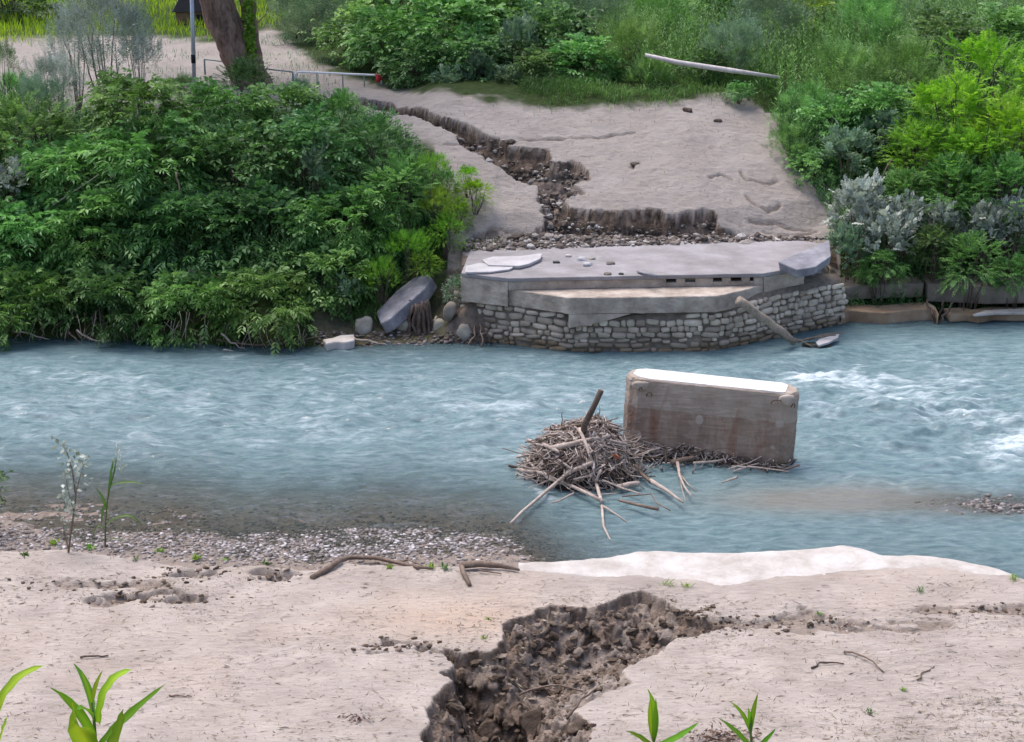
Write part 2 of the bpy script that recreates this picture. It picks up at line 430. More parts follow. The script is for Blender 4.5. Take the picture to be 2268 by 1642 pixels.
def stem_mesh(i, mat):
    if (i, mat) not in _STEM:
        r = np.random.default_rng(50+i); mb = MB()
        for k in range(9):
            a = r.uniform(0, 6.28); q = r.uniform(.2, .8)
            mb.tube(arc((.1*math.cos(a), .1*math.sin(a), -1.0), (q*math.cos(a), q*math.sin(a), r.uniform(-.1, .75)), (.1*r.normal(), .1*r.normal(), .15), 6, .03, k+i*20), np.linspace(.028, .006, 7), 5, .1, k)
        o = mb.build('stem', M[mat], None, True); me = o.data; bpy.data.objects.remove(o); _STEM[(i, mat)] = me
    return _STEM[(i, mat)]
NSH = [0]
def ground(x, y): return fh(x, y) if y > 36 else nh(x, y)
def shrub(name, loc, R, style, matname, label, cat='bush', group=None, rz=None, stem='twig_dark', nvar=3, **kw):
    NSH[0] += 1; i = NSH[0]
    R = R if isinstance(R, tuple) else (R, R, R*.95)
    c_ = Vector(loc); g = min(ground(c_.x, c_.y), c_.z-.25*R[2]); base = Vector((c_.x, c_.y, g)); hh = (c_.z-g)/R[2]
    t = thing(name, base, label, cat, group, (i*2.399) % 6.283 if rz is None else rz)
    t.scale = (R[0], R[1], R[2])
    me = crown_variants(style, matname, nvar, **kw)[i % nvar]
    c = bpy.data.objects.new('foliage', me); COL.objects.link(c); c.parent = t; c.location = (0, 0, hh)
    s = bpy.data.objects.new('stem', stem_mesh(i % 3, stem)); COL.objects.link(s); s.parent = t; s.location = (0, 0, hh); s.scale = (1, 1, max(hh, .5)*1.02)
    return t

# ================================================================== SETTING
def lerp_pl(pl, x): 
    a = np.array(pl, float); return np.interp(x, a[:, 0], a[:, 1])
# ---- far bank: profile by distance behind the waterline, blended across
WL = [(P(q[0], q[1], 0).x, P(q[0], q[1], 0).y) for q in ((-900, 742), (0, 745), (300, 752), (600, 770), (800, 768), (1000, 762), (1085, 758))]
WL += [(-.3, 38.0), (5.0, 38.3), (8.3, 39.75)]
WL += [(P(q[0], q[1], 0).x, P(q[0], q[1], 0).y) for q in ((2000, 706), (2267, 688), (3200, 650))]
PL = [(-6, -1.5), (-2, -1.0), (0, -.02), (.7, .5), (1.6, 1.25), (4, 2.6), (8, 3.7), (16, 4.25), (25, 4.6), (40, 5.2), (110, 8)]
PB = [(-6, -1.5), (-1.2, -.6), (-.2, -.02), (.5, .10), (1.2, .35), (2.2, .95), (3.4, 2.1), (5, 2.9), (8, 3.75), (16, 4.25), (25, 4.6), (40, 5.2), (110, 8)]
PM = [(-6, -1.5), (-.2, -1.2), (.35, 1.3), (2, 1.5), (3.0, 1.75), (3.7, 2.3), (5.5, 3.05), (9.6, 4.35), (12, 4.6), (20, 4.9), (40, 5.4), (110, 8)]
PR = [(-6, -1.5), (-2, -1.0), (-.1, -.6), (.15, -.05), (.6, .25), (1.2, .66), (2.2, 1.35), (3, 1.95), (6, 3.4), (10, 4.3), (20, 4.8), (40, 5.4), (110, 8)]
def far_base(x, y):
    x, y = np.broadcast_arrays(np.asarray(x, float), np.asarray(y, float))
    s = y-lerp_pl(WL, x)
    m1 = sstep(-2.2, -.3, x+.22*np.clip(y-40.5, 0, 7)); m2 = sstep(0, 1, (x-7.75)/(.8+2.8*sstep(1.2, 5, s)))
    bc = sstep(-5.2, -4.0, x)*(1-sstep(-.6, .3, x))
    pl = lerp_pl(PL, s)*(1-bc)+lerp_pl(PB, s)*bc
    z = pl*(1-m1)+lerp_pl(PM, s)*m1*(1-m2)+lerp_pl(PR, s)*m2
    return z
def far_top(x, y): return far_base(x, y)+.05*fbm(np.asarray(x)*.8, np.asarray(y)*.8, 3, 3)
GF_up = [(720, 203), (762, 211), (800, 218), (869, 226), (876, 236), (941, 243), (974, 257), (1013, 266), (1060, 284), (1082, 298), (1150, 309), (1116, 320),
         (1183, 330), (1214, 327), (1219, 352), (1241, 355), (1266, 353), (1297, 370), (1306, 398), (1272, 412), (1298, 430), (1262, 440), (1240, 452), (1259, 459),
         (1316, 475), (1370, 476), (1440, 473), (1500, 469), (1585, 471), (1592, 499), (1618, 508), (1660, 520), (1777, 533), (1850, 548)]
GF_lo = [(1850, 590), (1020, 592), (1030, 535), (1046, 521), (1110, 516), (1172, 511), (1206, 500), (1200, 470), (1190, 446), (1188, 412), (1152, 402), (1111, 374),
         (1078, 357), (1064, 341), (1022, 324), (1016, 298), (992, 288), (948, 270), (872, 251), (800, 230), (740, 214)]
gf_poly = [hit(a, b, far_base, 36) for a, b in GF_up+GF_lo]
fxs = spans((-70, -15, 2.5), (-15, -4.5, .16), (-4.5, 9.2, .045), (9.2, 16, .16), (16, 72, 2.5))
fys = spans((35.2, 37, .4), (37, 52.5, .05), (52.5, 64, .25), (64, 140, 2.5))
X, Y, F = grid(fxs, fys)
Z = far_top(X, Y)
D = np.full(X.shape, -1.); bx = (X > -5.5) & (X < 9.5) & (Y > 37) & (Y < 54)
nx_, ny_ = .14*fbm(X*2.1, Y*2.1, 11, 4, .6), .20*fbm(X*2.1, Y*2.1, 12, 4, .6)
D[bx] = sdf(gf_poly, (X+nx_)[bx], (Y+ny_)[bx])
cut = sstep(-.02, .05, D)
lowr = fbm(X*3.5, Y*3.5, 23, 4, .6)
low = np.maximum(1.58+.10*np.clip(fbm(X*3, Y*3, 21, 4), -.2, 1), Z-.30*sstep(-.02, .07, D)-.16*sstep(.10, .20, D+.05*lowr)-.30*sstep(.2, .55, D+.08*lowr)-.14*np.abs(lowr))
# slumped, lighter flank right of the gully
sl = P(1262, 400, 2.9); slump = np.exp(-(((X-sl.x)/.75)**2+((Y-sl.y)/1.0)**2))
low = low+slump*.22*(1+.8*fbm(X*5, Y*5, 29, 3))
rub = sstep(.0, .3, D)*(Y < 42.2)
zc = Z*(1-cut)+np.minimum(low, Z)*cut
zc = np.where((Y < 41.4) & (zc < 1.75), np.maximum(zc, np.where((X > -1.3)*(X < 6.8)*(Y > 39.3), 1.0, -9.)+.55+.25*sstep(566, 536, to_px(X, Y, 0*X+1.7)[1]+14*np.sin((to_px(X, Y, 0*X+1.7)[0]-1200)/260)+14*fbm(X*2, Y*2, 35, 4))), zc)
zc += cut*(.05*fbm(X*7, Y*7, 31, 4)+.03*fbm(X*16, Y*16, 33, 3))*(Y > 39)
# thin fissures and breaks in the dried silt slope
fiss = np.full(X.shape, 9.)
for pl in ([(1150, 308), (1230, 309), (1330, 303), (1400, 296)], [(1570, 392), (1592, 385), (1618, 398)], [(1640, 380), (1652, 400), (1690, 405), (1720, 398)],
           [(1655, 435), (1675, 455), (1700, 470), (1730, 450)], [(1690, 515), (1760, 520), (1810, 512)], [(1395, 372), (1402, 362), (1418, 362)], [(985, 320), (1020, 318)],
           [(1660, 492), (1720, 500), (1800, 508)], [(1050, 525), (1110, 508), (1150, 512)], [(990, 385), (1000, 400)]):
    w_ = [hit(a, b, far_base, 36) for a, b in pl]; fiss = np.minimum(fiss, pline_dist(w_, X+.6*nx_, Y+.6*ny_))
fi = np.exp(-(fiss/.04)**2); zc -= .09*fi*(1-cut)
zc += (.03*fbm(X*3.2, Y*4.5, 41, 5)+.02*fbm(X*9, Y*11, 44, 3))*(1-cut)
pxs, pys = to_px(X, Y, Z)
path_lo = lerp_pl([(-300, 230), (0, 250), (500, 260), (720, 320), (960, 330), (985, 420), (1000, 560), (1010, 700), (1011, 9000), (3000, 9000)], pxs)
veg_r = lerp_pl([(600, 60), (700, 140), (820, 188), (1000, 205), (1190, 235), (1400, 238), (1640, 205), (1690, 235), (1712, 350), (1800, 420), (1850, 540), (1870, 900), (3000, 900)], pxs)
green = np.clip(sstep(10, -14, veg_r-pys)*0+sstep(-12, 10, veg_r-pys+16*fbm(X*1.5, Y*1.5, 55, 3))*(pxs > 590), 0, 1)
mead = lerp_pl([(-200, 70), (0, 95), (240, 78), (330, 75), (480, 92), (600, 60), (660, 20), (800, -40)], pxs)
green = np.maximum(green, sstep(-8, 8, mead-pys+10*fbm(X*.8, Y*.8, 56, 3))*(pxs < 820))
green = np.maximum(green, sstep(-14, 14, pys-path_lo+18*fbm(X*1.2, Y*1.2, 57, 3)))
green[(pxs > 990) & (pxs < 1860) & (pys > 250)] *= .0
shore = (pxs > 700) & (pxs < 1110) & (pys > 596); green *= 1-cut; green[shore] *= .5
soil = np.clip(sstep(.02, .2, cut)*(1+.3*fbm(X*2, Y*2, 61, 2))*(1-.45*np.clip(slump*1.2, 0, 1))*(1-.5*sstep(41.6, 41.0, Y))+fi*.8*(1-cut), 0, 1)
soil = np.where(shore, np.maximum(soil, .8), soil); wetb = sstep(.45, .1, zc); soil = np.maximum(soil, wetb)
far_z = zc
hz_ = cut*np.clip((Z-zc)/.3, 0, 1)
Xd = X+hz_*.07*fbm(zc*8+X*2, Y*5, 73, 4, .6); Yd = Y+hz_*(.16*fbm(X*2.6, zc*8, 75, 4, .6)+.08*fbm(X*1.2, zc*18, 77, 3))
far_o = tag(mesh('far_bank', np.stack([Xd, Yd, zc], -1).reshape(-1, 3), F, M['silt'], attrs=dict(soil=soil, green=green, rough=np.clip(.75+.5*fbm(X*.7, Y*.7, 66, 2), 0, 1)*(1-cut), warm=sstep(.1, .5, fbm(X*.5, Y*.5, 71, 3)))), kind='structure')
def far_h(x, y):
    """bank surface height from the finished grid (nearest sample)"""
    x = np.atleast_1d(np.asarray(x, float)); y = np.atleast_1d(np.asarray(y, float))
    i = np.clip(np.searchsorted(fxs, x), 1, len(fxs)-1); j = np.clip(np.searchsorted(fys, y), 1, len(fys)-1)
    tx = np.clip((x-fxs[i-1])/(fxs[i]-fxs[i-1]), 0, 1); ty = np.clip((y-fys[j-1])/(fys[j]-fys[j-1]), 0, 1)
    return (far_z[j-1, i-1]*(1-tx)+far_z[j-1, i]*tx)*(1-ty)+(far_z[j, i-1]*(1-tx)+far_z[j, i]*tx)*ty
def fh(x, y): return float(far_h(x, y)[0])

# ---- near bank: silt terrace, gravel bar, river bed, slope under the camera
LIP = [(-400, 1205), (0, 1216), (150, 1216), (300, 1232), (430, 1262), (560, 1256), (690, 1268), (760, 1247), (880, 1252), (1000, 1262), (1150, 1268), (1300, 1283), (1450, 1286), (1650, 1300), (1850, 1262), (2050, 1252), (2240, 1282), (2400, 1330), (2800, 1500)]
LIPW = [P(a, b, .52) for a, b in LIP]
def lip_y(x): return np.interp(x, [p.x for p in LIPW], [p.y for p in LIPW])
PROF = [(-30, 10.25), (1.2, 10.2), (3.0, 9.35), (16.2, 1.35), (17.2, 1.12), (19, .95), (24.6, .52), (60, .52)]
def sand_z(x, y): return np.interp(y, [p[0] for p in PROF], [p[1] for p in PROF])+.05*fbm(np.asarray(x)*.45, np.asarray(y)*.6, 81, 3)
SH = P(2230, 1112, 0)
def bed_z(x, y):
    e = y-lip_y(x)                                              # metres out from the terrace lip
    bar = np.interp(e, [-2, 0, .35, 1.9, 3.2, 4.5, 6.0, 7.5, 16], [.1, .09, .055, .0, -.05, -.17, -.55, -.9, -1.3])
    deep = np.interp(e, [-2, 0, .5, 1.5, 3, 6, 16], [-.1, -.16, -.26, -.42, -.62, -.9, -1.3])
    m = sstep(-.4, 3.0, x-(.3-.30*(y-25.5)))
    z = bar*(1-m)+deep*m
    z = z+.78*np.exp(-(((x-SH.x-.6)/2.6)**2+((y-SH.y)/.8)**2))*sstep(1, 6, x)
    return z+.03*fbm(np.asarray(x)*1.3, np.asarray(y)*1.3, 85, 4)
GN = [(1414, 1302), (1359, 1326), (1314, 1342), (1232, 1342), (1170, 1359), (1108, 1376), (1112, 1421), (1081, 1443), (1026, 1440), (988, 1431), (982, 1452), (1006, 1472),
      (978, 1482), (999, 1506), (972, 1530), (958, 1550), (940, 1602), (930, 1660), (930, 1720), (1318, 1720), (1311, 1645), (1314, 1602), (1270, 1577), (1292, 1560), (1335, 1534), (1397, 1510),
      (1372, 1479), (1451, 1445), (1506, 1412), (1575, 1399), (1640, 1384), (1575, 1371), (1530, 1362), (1493, 1345), (1479, 1331), (1450, 1312)]
gn_poly = [hit(a, b, sand_z, 14, 40) for a, b in GN]
nxs = spans((-70, -10, 3), (-10, -2.2, .05), (-2.2, 3.6, .022), (3.6, 10.5, .05), (10.5, 72, 3))
nys = spans((-12, 0, 2), (0, 16, .5), (16, 17, .05), (17, 23.2, .022), (23.2, 26.8, .04), (26.8, 38, .22))
X, Y, F = grid(nxs, nys)
zs = sand_z(X, Y); zb = bed_z(X, Y)
e = Y-lip_y(X)+.10*fbm(X*1.6, Y*1.6, 91, 4)+.04*fbm(X*6, Y*6, 92, 3)
k = sstep(-.02, .22, e)
D = np.full(X.shape, -1.); bx = (X > -2.2) & (X < 3.8) & (Y > 15.5) & (Y < 24.5)
jx, jy = .12*fbm(X*2.6, Y*2.6, 95, 4, .55), .12*fbm(X*2.6+50, Y*2.6, 96, 4, .55)
D[bx] = sdf(gn_poly, (X+jx)[bx], (Y+jy)[bx])
cut = sstep(-.01, .05, D)
def cells(x, y, seed):
    """cell noise: distance to the nearest seed and that cell's own value"""
    ix, iy = np.floor(x), np.floor(y); best = np.full(x.shape, 9.); val = np.zeros(x.shape)
    for dx in (-1, 0, 1):
        for dy in (-1, 0, 1):
            cx_, cy_ = ix+dx, iy+dy
            d = (cx_+_hash(cx_, cy_, seed)-x)**2+(cy_+_hash(cx_, cy_, seed+5)-y)**2
            m = d < best; best = np.where(m, d, best); val = np.where(m, _hash(cx_, cy_, seed+9), val)
    return np.sqrt(best), val
lum = fbm(X*2.1, Y*2.1, 101, 3, .5)
c1d, c1v = cells(X*3.2+.5*lum, Y*3.2, 301); c2d, c2v = cells(X*8+lum, Y*8, 311)
Dw = D+.24*(c1v-.5)*sstep(0, .12, D)+.03*lum
trench = [hit(a_, b_, sand_z, 14, 40) for a_, b_ in ((985, 1450), (1040, 1462), (1120, 1490), (1200, 1505), (1215, 1550), (1150, 1580), (1060, 1590), (1020, 1540))]
Td = sstep(-.10, .14, sdf(trench, X+jx+.05*fbm(X*6, Y*6, 97, 3), Y+jy+.05*fbm(X*6, Y*6, 98, 3)))
dep = .05+.17*sstep(.0, .07, Dw)+.12*sstep(.12, .22, Dw)+.16*sstep(.26, .42, Dw)+.24*sstep(.4, .85, Dw)+.55*Td
dep = dep*(1+.3*lum)-.15*(1-c1d)*c1v*sstep(.05, .2, D)-.10*(1-c2d)*sstep(.08, .25, D)
apron = np.exp(-((to_px(X, Y, zs)[0]-1335)/95)**2-((to_px(X, Y, zs)[1]-1510)/45)**2)
dep = np.clip(dep*(1-.55*apron), .05, 1.5)
z = zs*(1-k)+zb*k
# shallow slumps and broken crust on the terrace
slp = np.zeros(X.shape)
for pl, wd, dp in (([(205, 1332), (300, 1318), (430, 1322)], .17, .20), ([(400, 1268), (440, 1276), (460, 1268)], .19, .28), ([(585, 1268), (600, 1282), (640, 1272)], .17, .30),
                   ([(800, 1440), (860, 1427), (910, 1424), (990, 1444)], .07, .22), ([(1575, 1380), (1700, 1376), (1800, 1365)], .22, .14),
                   ([(2050, 1352), (2160, 1350), (2300, 1356)], .20, .10), ([(1780, 1390), (1900, 1388), (2100, 1378)], .16, .09), ([(150, 1290), (260, 1296), (380, 1300)], .14, .10)):
    ww = [hit(a, b, sand_z, 14, 40) for a, b in pl]
    q = np.exp(-(pline_dist(ww, X+2*jx+.08*fbm(X*7, Y*7, 108, 3), Y+2*jy+.10*fbm(X*6, Y*9, 109, 3))/wd)**2); q = q*sstep(-.35, .15, fbm(X*2.2, Y*5, 107+int(wd*100), 3)+.25); z = z-.55*dp*sstep(.25, .6, q); slp = np.maximum(slp, .8*sstep(.25, .6, q))
z = z-cut*dep*(1-k)
z += cut*(.09*fbm(X*6, Y*6, 111, 5, .66)+.05*(np.abs(fbm(X*15, Y*15, 113, 3))-.2))*(1-k)
pxs, pys = to_px(X, Y, zs)
rough = np.clip(.25+.9*fbm(X*.55, Y*1.1, 121, 3)+.7*np.exp(-((pys-1370)/30)**2)*(pxs > 1450)+.5*np.exp(-((pys-1300)/40)**2)*(pxs < 500)+.4*(pxs > 1950)*sstep(1480, 1560, pys), 0, 1)
z += (1-cut)*(1-k)*((.008+.034*rough)*fbm(X*4.5, Y*11, 123, 5, .6)+.006*fbm(X*15, Y*30, 125, 3)+.02*fbm(X*1.2, Y*2, 127, 3))
z += k*(.012*fbm(X*9, Y*9, 131, 3))
soil = np.clip(sstep(.02, .2, cut)*(.80+.5*fbm(X*3.5, Y*3.5, 133, 4)+.25*Td+.35*(c2v-.5)-.5*apron)*(1-k)+slp*.75*(1-cut), 0, 1)
wet = sstep(.10, -.05, z)*k
soil = np.clip(np.maximum(soil, k*(.42+.35*wet)), 0, 1)
warm = np.exp(-(((pxs-1010)/230)**2+((pys-1370)/48)**2))*.9+.18*sstep(.1, .6, fbm(X*.7, Y*.7, 141, 3))
gslope = sstep(16.5, 14, Y)*.85
hz_ = np.clip((zs-z)/.5, 0, 1)*cut*(1-k); ww_ = z+.12*fbm(X*2, Y*2, 151, 3)
Xd = X+hz_*(.09*fbm(ww_*6+X*2.5, Y*5, 153, 4, .6)); Yd = Y+hz_*(.17*fbm(X*3.2, ww_*7, 155, 5, .58)+.07*fbm(X*1.5, ww_*16, 157, 3))
tag(mesh('near_bank', np.stack([Xd, Yd, z], -1).reshape(-1, 3), F, M['sand'], attrs=dict(soil=soil*(1-gslope), green=gslope, warm=warm*(1-cut)*(1-k), rough=rough*(1-k))), kind='structure')
near_z = z
def near_h(x, y):
    x = np.atleast_1d(np.asarray(x, float)); y = np.atleast_1d(np.asarray(y, float))
    i = np.clip(np.searchsorted(nxs, x), 0, len(nxs)-1); j = np.clip(np.searchsorted(nys, y), 0, len(nys)-1); return near_z[j, i]
def nh(x, y): return float(near_h(x, y)[0])
def on_near(px, py): 
    return hit(px, py, lambda a, b: near_h(a, b), 14, 40)

# ---- river
wxs = spans((-60, -13.5, 1.5), (-13.5, 15, .055), (15, 62, 1.5)); wys = spans((22.5, 41.5, .04),)
X, Y, F = grid(wxs, wys)
pxs, pys = to_px(X, Y, 0*X)
def blob(cx, cy, rx, ry, rot=0.):
    a = math.radians(rot); u = (pxs-cx)*math.cos(a)+(pys-cy)*math.sin(a); v = -(pxs-cx)*math.sin(a)+(pys-cy)*math.cos(a)
    return np.exp(-(u/rx)**2-(v/ry)**2)
amp = .034+.040*blob(500, 900, 900, 110)+.055*blob(2050, 900, 380, 90)+.05*blob(2200, 1000, 220, 90)-.012*blob(1650, 1130, 350, 80)+.02*blob(1200, 900, 400, 100)
amp *= np.clip(.25+1.1*sstep(700, 830, pys), 0, 1.2)
amp = np.where(pys < 800, amp*.7, amp)
near_e = Y-lip_y(X)
amp *= .22+.78*sstep(.3, 4.5, near_e+(X > 1)*2.2)
ux, uy = X+.5*fbm(X*.4, Y*.4, 7, 2), Y+.35*fbm(X*.35, Y*.35, 8, 2)+.10*X*0
wv = fbm(ux*.75, uy*1.5, 201, 5, .58)
wv2 = 1-2*np.abs(fbm(ux*.55+9, uy*1.25, 205, 4, .55)); wv3 = fbm(ux*2.0, uy*4.6, 209, 3, .6)
zw = amp*(1.3*wv+.7*(wv2-.6)+1.0*wv3)
cap = np.sin(2*math.pi*(Y+.30*X+.25*fbm(X*.8, Y*.8, 215, 3))/.24)*np.clip(blob(1900, 1150, 330, 75)+.5*blob(1450, 1190, 250, 40)+.6*blob(2150, 1200, 200, 50), 0, 1)*sstep(-.3, .3, fbm(X*.9, Y*2.2, 217, 3))
zw += .013*cap
# drop over the sunken sill and the broken standing waves below it
a_, b_ = P(1600, 830, 0), P(1905, 772, 0)
ds = pline_dist([a_, b_], X, Y+.2*wv)
zw += .11*np.exp(-(ds/.42)**2)*(1+.5*wv); c_ = pline_dist([P(1690, 838, 0), P(1960, 792, 0)], X, Y); zw -= .12*np.exp(-(c_/.30)**2)
foamband = blob(1800, 832, 95, 14, -14)+.8*blob(1890, 845, 170, 24, 6)+.5*blob(2080, 835, 230, 40)+.55*blob(1960, 905, 230, 40)
foamband += 1.1*blob(2235, 985, 85, 45, -25)+.5*blob(2110, 1012, 90, 12, -22)+.4*blob(2180, 905, 160, 40)
st_ = .40*blob(150, 845, 260, 22, 12)+.42*blob(520, 905, 330, 20, 13)+.34*blob(150, 930, 240, 40, 6)+.30*blob(900, 880, 430, 60)+.25*blob(1250, 890, 330, 70)+.2*blob(650, 980, 500, 45)
fn = .55*fbm(ux*.9, uy*2.6, 221, 5, .6)+.65*fbm(ux*3.2, uy*9, 225, 4, .6)
foam = np.clip(.8*foamband*sstep(-.12, .5, fn+.45*foamband-.2), 0, 1)+np.clip(st_*.75*sstep(-.25, .5, fn+.3*wv), 0, .4)
foam = np.clip(foam+.22*sstep(.34, .6, fn+.5*wv2-.25)*np.clip(amp/.05, 0, 1)*(pys < 1020), 0, 1)
pr_ = [(p_.x, p_.y) for p_ in (P(1160, 1010, 0), P(1168, 1062, 0), P(1215, 1105, 0))]
rim = np.exp(-(pline_dist(pr_, X, Y+.1*wv)/.12)**2)*sstep(-.1, .4, fn+.2)
wk = np.exp(-(pline_dist([(P(1762, 1035, 0).x, P(1762, 1035, 0).y), (P(2000, 1075, 0).x, P(2000, 1075, 0).y)], X, Y+.15*wv)/.16)**2)+np.exp(-(pline_dist([(P(1770, 985, 0).x, P(1770, 985, 0).y), (P(2060, 1000, 0).x, P(2060, 1000, 0).y)], X, Y+.15*wv)/.15)**2)
foam = np.clip(foam+.5*rim+.4*wk*sstep(0, .5, fn+.1), 0, 1); zw += .03*rim+.035*wk*(1+wv)
zw += .06*foamband*np.clip(fn+.3, 0, 1)
bd = np.clip(-bed_z(X, Y), 0, 3)
far_s = lerp_pl(WL, X)-Y
bd = np.where(far_s < 2.2, np.minimum(bd, .25+.45*np.clip(far_s, 0, 3)), bd)
murk = np.clip(1-np.exp(-np.clip(bd-.015, 0, 9)/.42), 0, 1)
silty = blob(1850, 1105, 260, 30)+.6*blob(2180, 1120, 160, 22)
t = NT('river_water')
v = t.coord((.55, 1.7, 1)); n1 = t.noise(4.5, 7, .66, v, .3); n2 = t.noise(17, 5, .62, t.coord((.45, 1.4, 1), rot=(0, 0, .12)), .2)
bmp = t.bump(t.math('ADD', n1, t.math('MULTIPLY', n2, .5)), 1.0, .11)
body = t.mix(t.attr('silty'), t.ramp(n1, (.32, (.088, .166, .192)), (.68, (.24, .342, .368))), (.25, .23, .20))  # ripple contrast of sky-lit crests painted into the colour, along with turbidity variation
body = t.mix(t.ramp(t.attr('deep'), (0, 0), (1, 1)), body, (.07, .135, .165))  # painted bank reflection darkens the body near the far shore
dif = t.n('BsdfDiffuse'); t.l(body, dif.inputs[0])
tr = t.n('BsdfTransparent'); tr.inputs[0].default_value = (.80, .84, .80, 1)
sh = t.mixs(t.attr('murk'), tr.outputs[0], dif.outputs[0])
fo = t.n('BsdfDiffuse'); t.l(t.mix(n2, (.42, .52, .58), (.78, .84, .88)), fo.inputs[0])
ff = t.math('MULTIPLY', t.attr('foam'), t.ramp(t.math('ADD', n1, t.math('MULTIPLY', n2, .5)), (.50, .15), (.85, 1.0)), True)
sh = t.mixs(ff, sh, fo.outputs[0])
gl = t.n('BsdfGlossy'); gl.inputs['Roughness'].default_value = .17; t.l(bmp, gl.inputs['Normal'])
fr = t.n('Fresnel'); fr.inputs[0].default_value = 1.33; t.l(bmp, fr.inputs['Normal'])
sh = t.mixs(t.math('MULTIPLY', fr.outputs[0], t.math('SUBTRACT', 1., t.math('MULTIPLY', ff, .7)), True), sh, gl.outputs[0])
M['water'] = t.done(sh)
deep = np.clip(1-np.abs(far_s-.0)/2.5, 0, 1)*.8  # dark band along the far shore: bank reflection painted into the body colour
tag(mesh('water', np.stack([X, Y, zw], -1).reshape(-1, 3), F, M['water'], attrs=dict(foam=foam, murk=murk, silty=np.clip(silty, 0, .75), deep=deep)), kind='structure')

def roughen(o, lv=5, strength=.03, scale=.25, fine=True):
    """worn concrete: dense faces pushed about by procedural cloud noise"""
    m_ = o.modifiers.new('dense', 'SUBSURF'); m_.subdivision_type = 'SIMPLE'; m_.levels = m_.render_levels = lv
    for k, (st_, sc_) in enumerate(((strength, scale), (strength*.5, scale*.3)) if fine else ((strength, scale),)):
        tx = bpy.data.textures.new('wear', 'CLOUDS'); tx.noise_scale = sc_; tx.noise_depth = 3
        d_ = o.modifiers.new('wear', 'DISPLACE'); d_.texture = tx; d_.strength = st_; d_.mid_level = .5; d_.texture_coords = 'LOCAL'
    return o
# ================================================================== BRIDGE ABUTMENT
def XY(v): return np.array([v.x, v.y])
zL, zS = 1.39, 1.70                    # ledge (bridge seat) and upper step levels
La, A_, B_, C_ = P(1125, 640, zL), P(1260, 659, zL), P(1588, 655, zL), P(1693, 631, zL)
S0, S1, S2, S3 = P(1021, 604, zS), P(1125, 615.5, zS), P(1693, 606, zS), P(1782, 588, zS)
W0, W1, W2, W3 = P(1086, 757, 0), P(1260, 780, 0), P(1582, 778, 0), P(1866, 716, 0)
W00 = Vector((S0.x-.25, S0.y+.55, 0))
ab = thing('bridge_abutment', (P(1420, 770, 0).x, 37.6, 0), 'ruined bridge abutment of rubble masonry with a stepped concrete top on the far bank', 'bridge abutment')
ABL = np.array(ab.location)
def child(mb, name, mat, bevel=0., smooth=False, seg=2):
    o = mb.build(name, mat, None, smooth, bevel=bevel, seg=seg)
    o.parent = ab; o.data.transform(__import__('mathutils').Matrix.Translation(-Vector(ABL))); return o
def slab_mb(outline, z1, z0):
    mb = MB(); n = len(outline)
    T = [Vector((p[0], p[1], z1)) for p in outline]; B = [Vector((p[0], p[1], z0)) for p in outline]
    a = sum(outline[i][0]*outline[(i+1) % n][1]-outline[(i+1) % n][0]*outline[i][1] for i in range(n))
    F = [tuple(range(n)), tuple(reversed(range(n, 2*n)))]+[(i, n+i, n+(i+1) % n, (i+1) % n) for i in range(n)]
    if a < 0: F = [tuple(reversed(f)) for f in F]
    return mb.add(T+B, F)
# concrete seat (lower ledge) and the step above it
bk = 1.3
led = [(La.x+.0, La.y+.02), (A_.x, A_.y), (B_.x, B_.y), (C_.x, C_.y+.02), (C_.x, C_.y+bk), (La.x, La.y+bk)]
roughen(child(slab_mb(led, zL, .98), 'ledge', M['concrete'], .025), 5, .045, .22)
step = [(S0.x, S0.y), (S1.x, S1.y), (S2.x, S2.y+.06), (S3.x, S3.y)]
back = [P(1850, 552, zS), P(1790, 540, zS), P(1560, 528, zS), P(1420, 537, zS), P(1230, 545, zS), P(1040, 560, zS)]
child(slab_mb(step+[(p.x, p.y+.35) for p in back], zS, 1.60), 'deck_slab', M['slab_top'], .02)
roughen(bpy.data.objects['deck_slab'], 5, .03, .3)
# step riser with five notches where the deck beams sat
mb = MB(); y0 = S1.y+.03; dx = S2.x-S1.x
f0, f1 = np.array((S1.x, S1.y+.035)), np.array((S2.x, S2.y+.095))
def along(t): return f0+(f1-f0)*t
notch = [(.615, .655), (.69, .73), (.80, .835), (.87, .912), (.945, .96)]; prev = 0.
for a, b in notch+[(1., 1.)]:
    p, q = along(prev), along(a); mb.add(*[[(p[0], p[1], zL), (q[0], q[1], zL), (q[0], q[1]+.3, zL), (p[0], p[1]+.3, zL), (p[0], p[1], 1.597), (q[0], q[1], 1.597), (q[0], q[1]+.3, 1.597), (p[0], p[1]+.3, 1.597)],
        [(3, 2, 1, 0), (4, 5, 6, 7), (0, 1, 5, 4), (1, 2, 6, 5), (2, 3, 7, 6), (3, 0, 4, 7)]])
    if a < 1:
        p, q = along(a), along(b); mb.add([(p[0], p[1], zL), (q[0], q[1], zL), (q[0], q[1]+.3, zL), (p[0], p[1]+.3, zL), (p[0], p[1], 1.50), (q[0], q[1], 1.50), (q[0], q[1]+.3, 1.50), (p[0], p[1]+.3, 1.50)],
            [(3, 2, 1, 0), (4, 5, 6, 7), (0, 1, 5, 4), (1, 2, 6, 5), (2, 3, 7, 6), (3, 0, 4, 7)])
    prev = b
child(mb, 'step_riser', M['concrete'], .012)
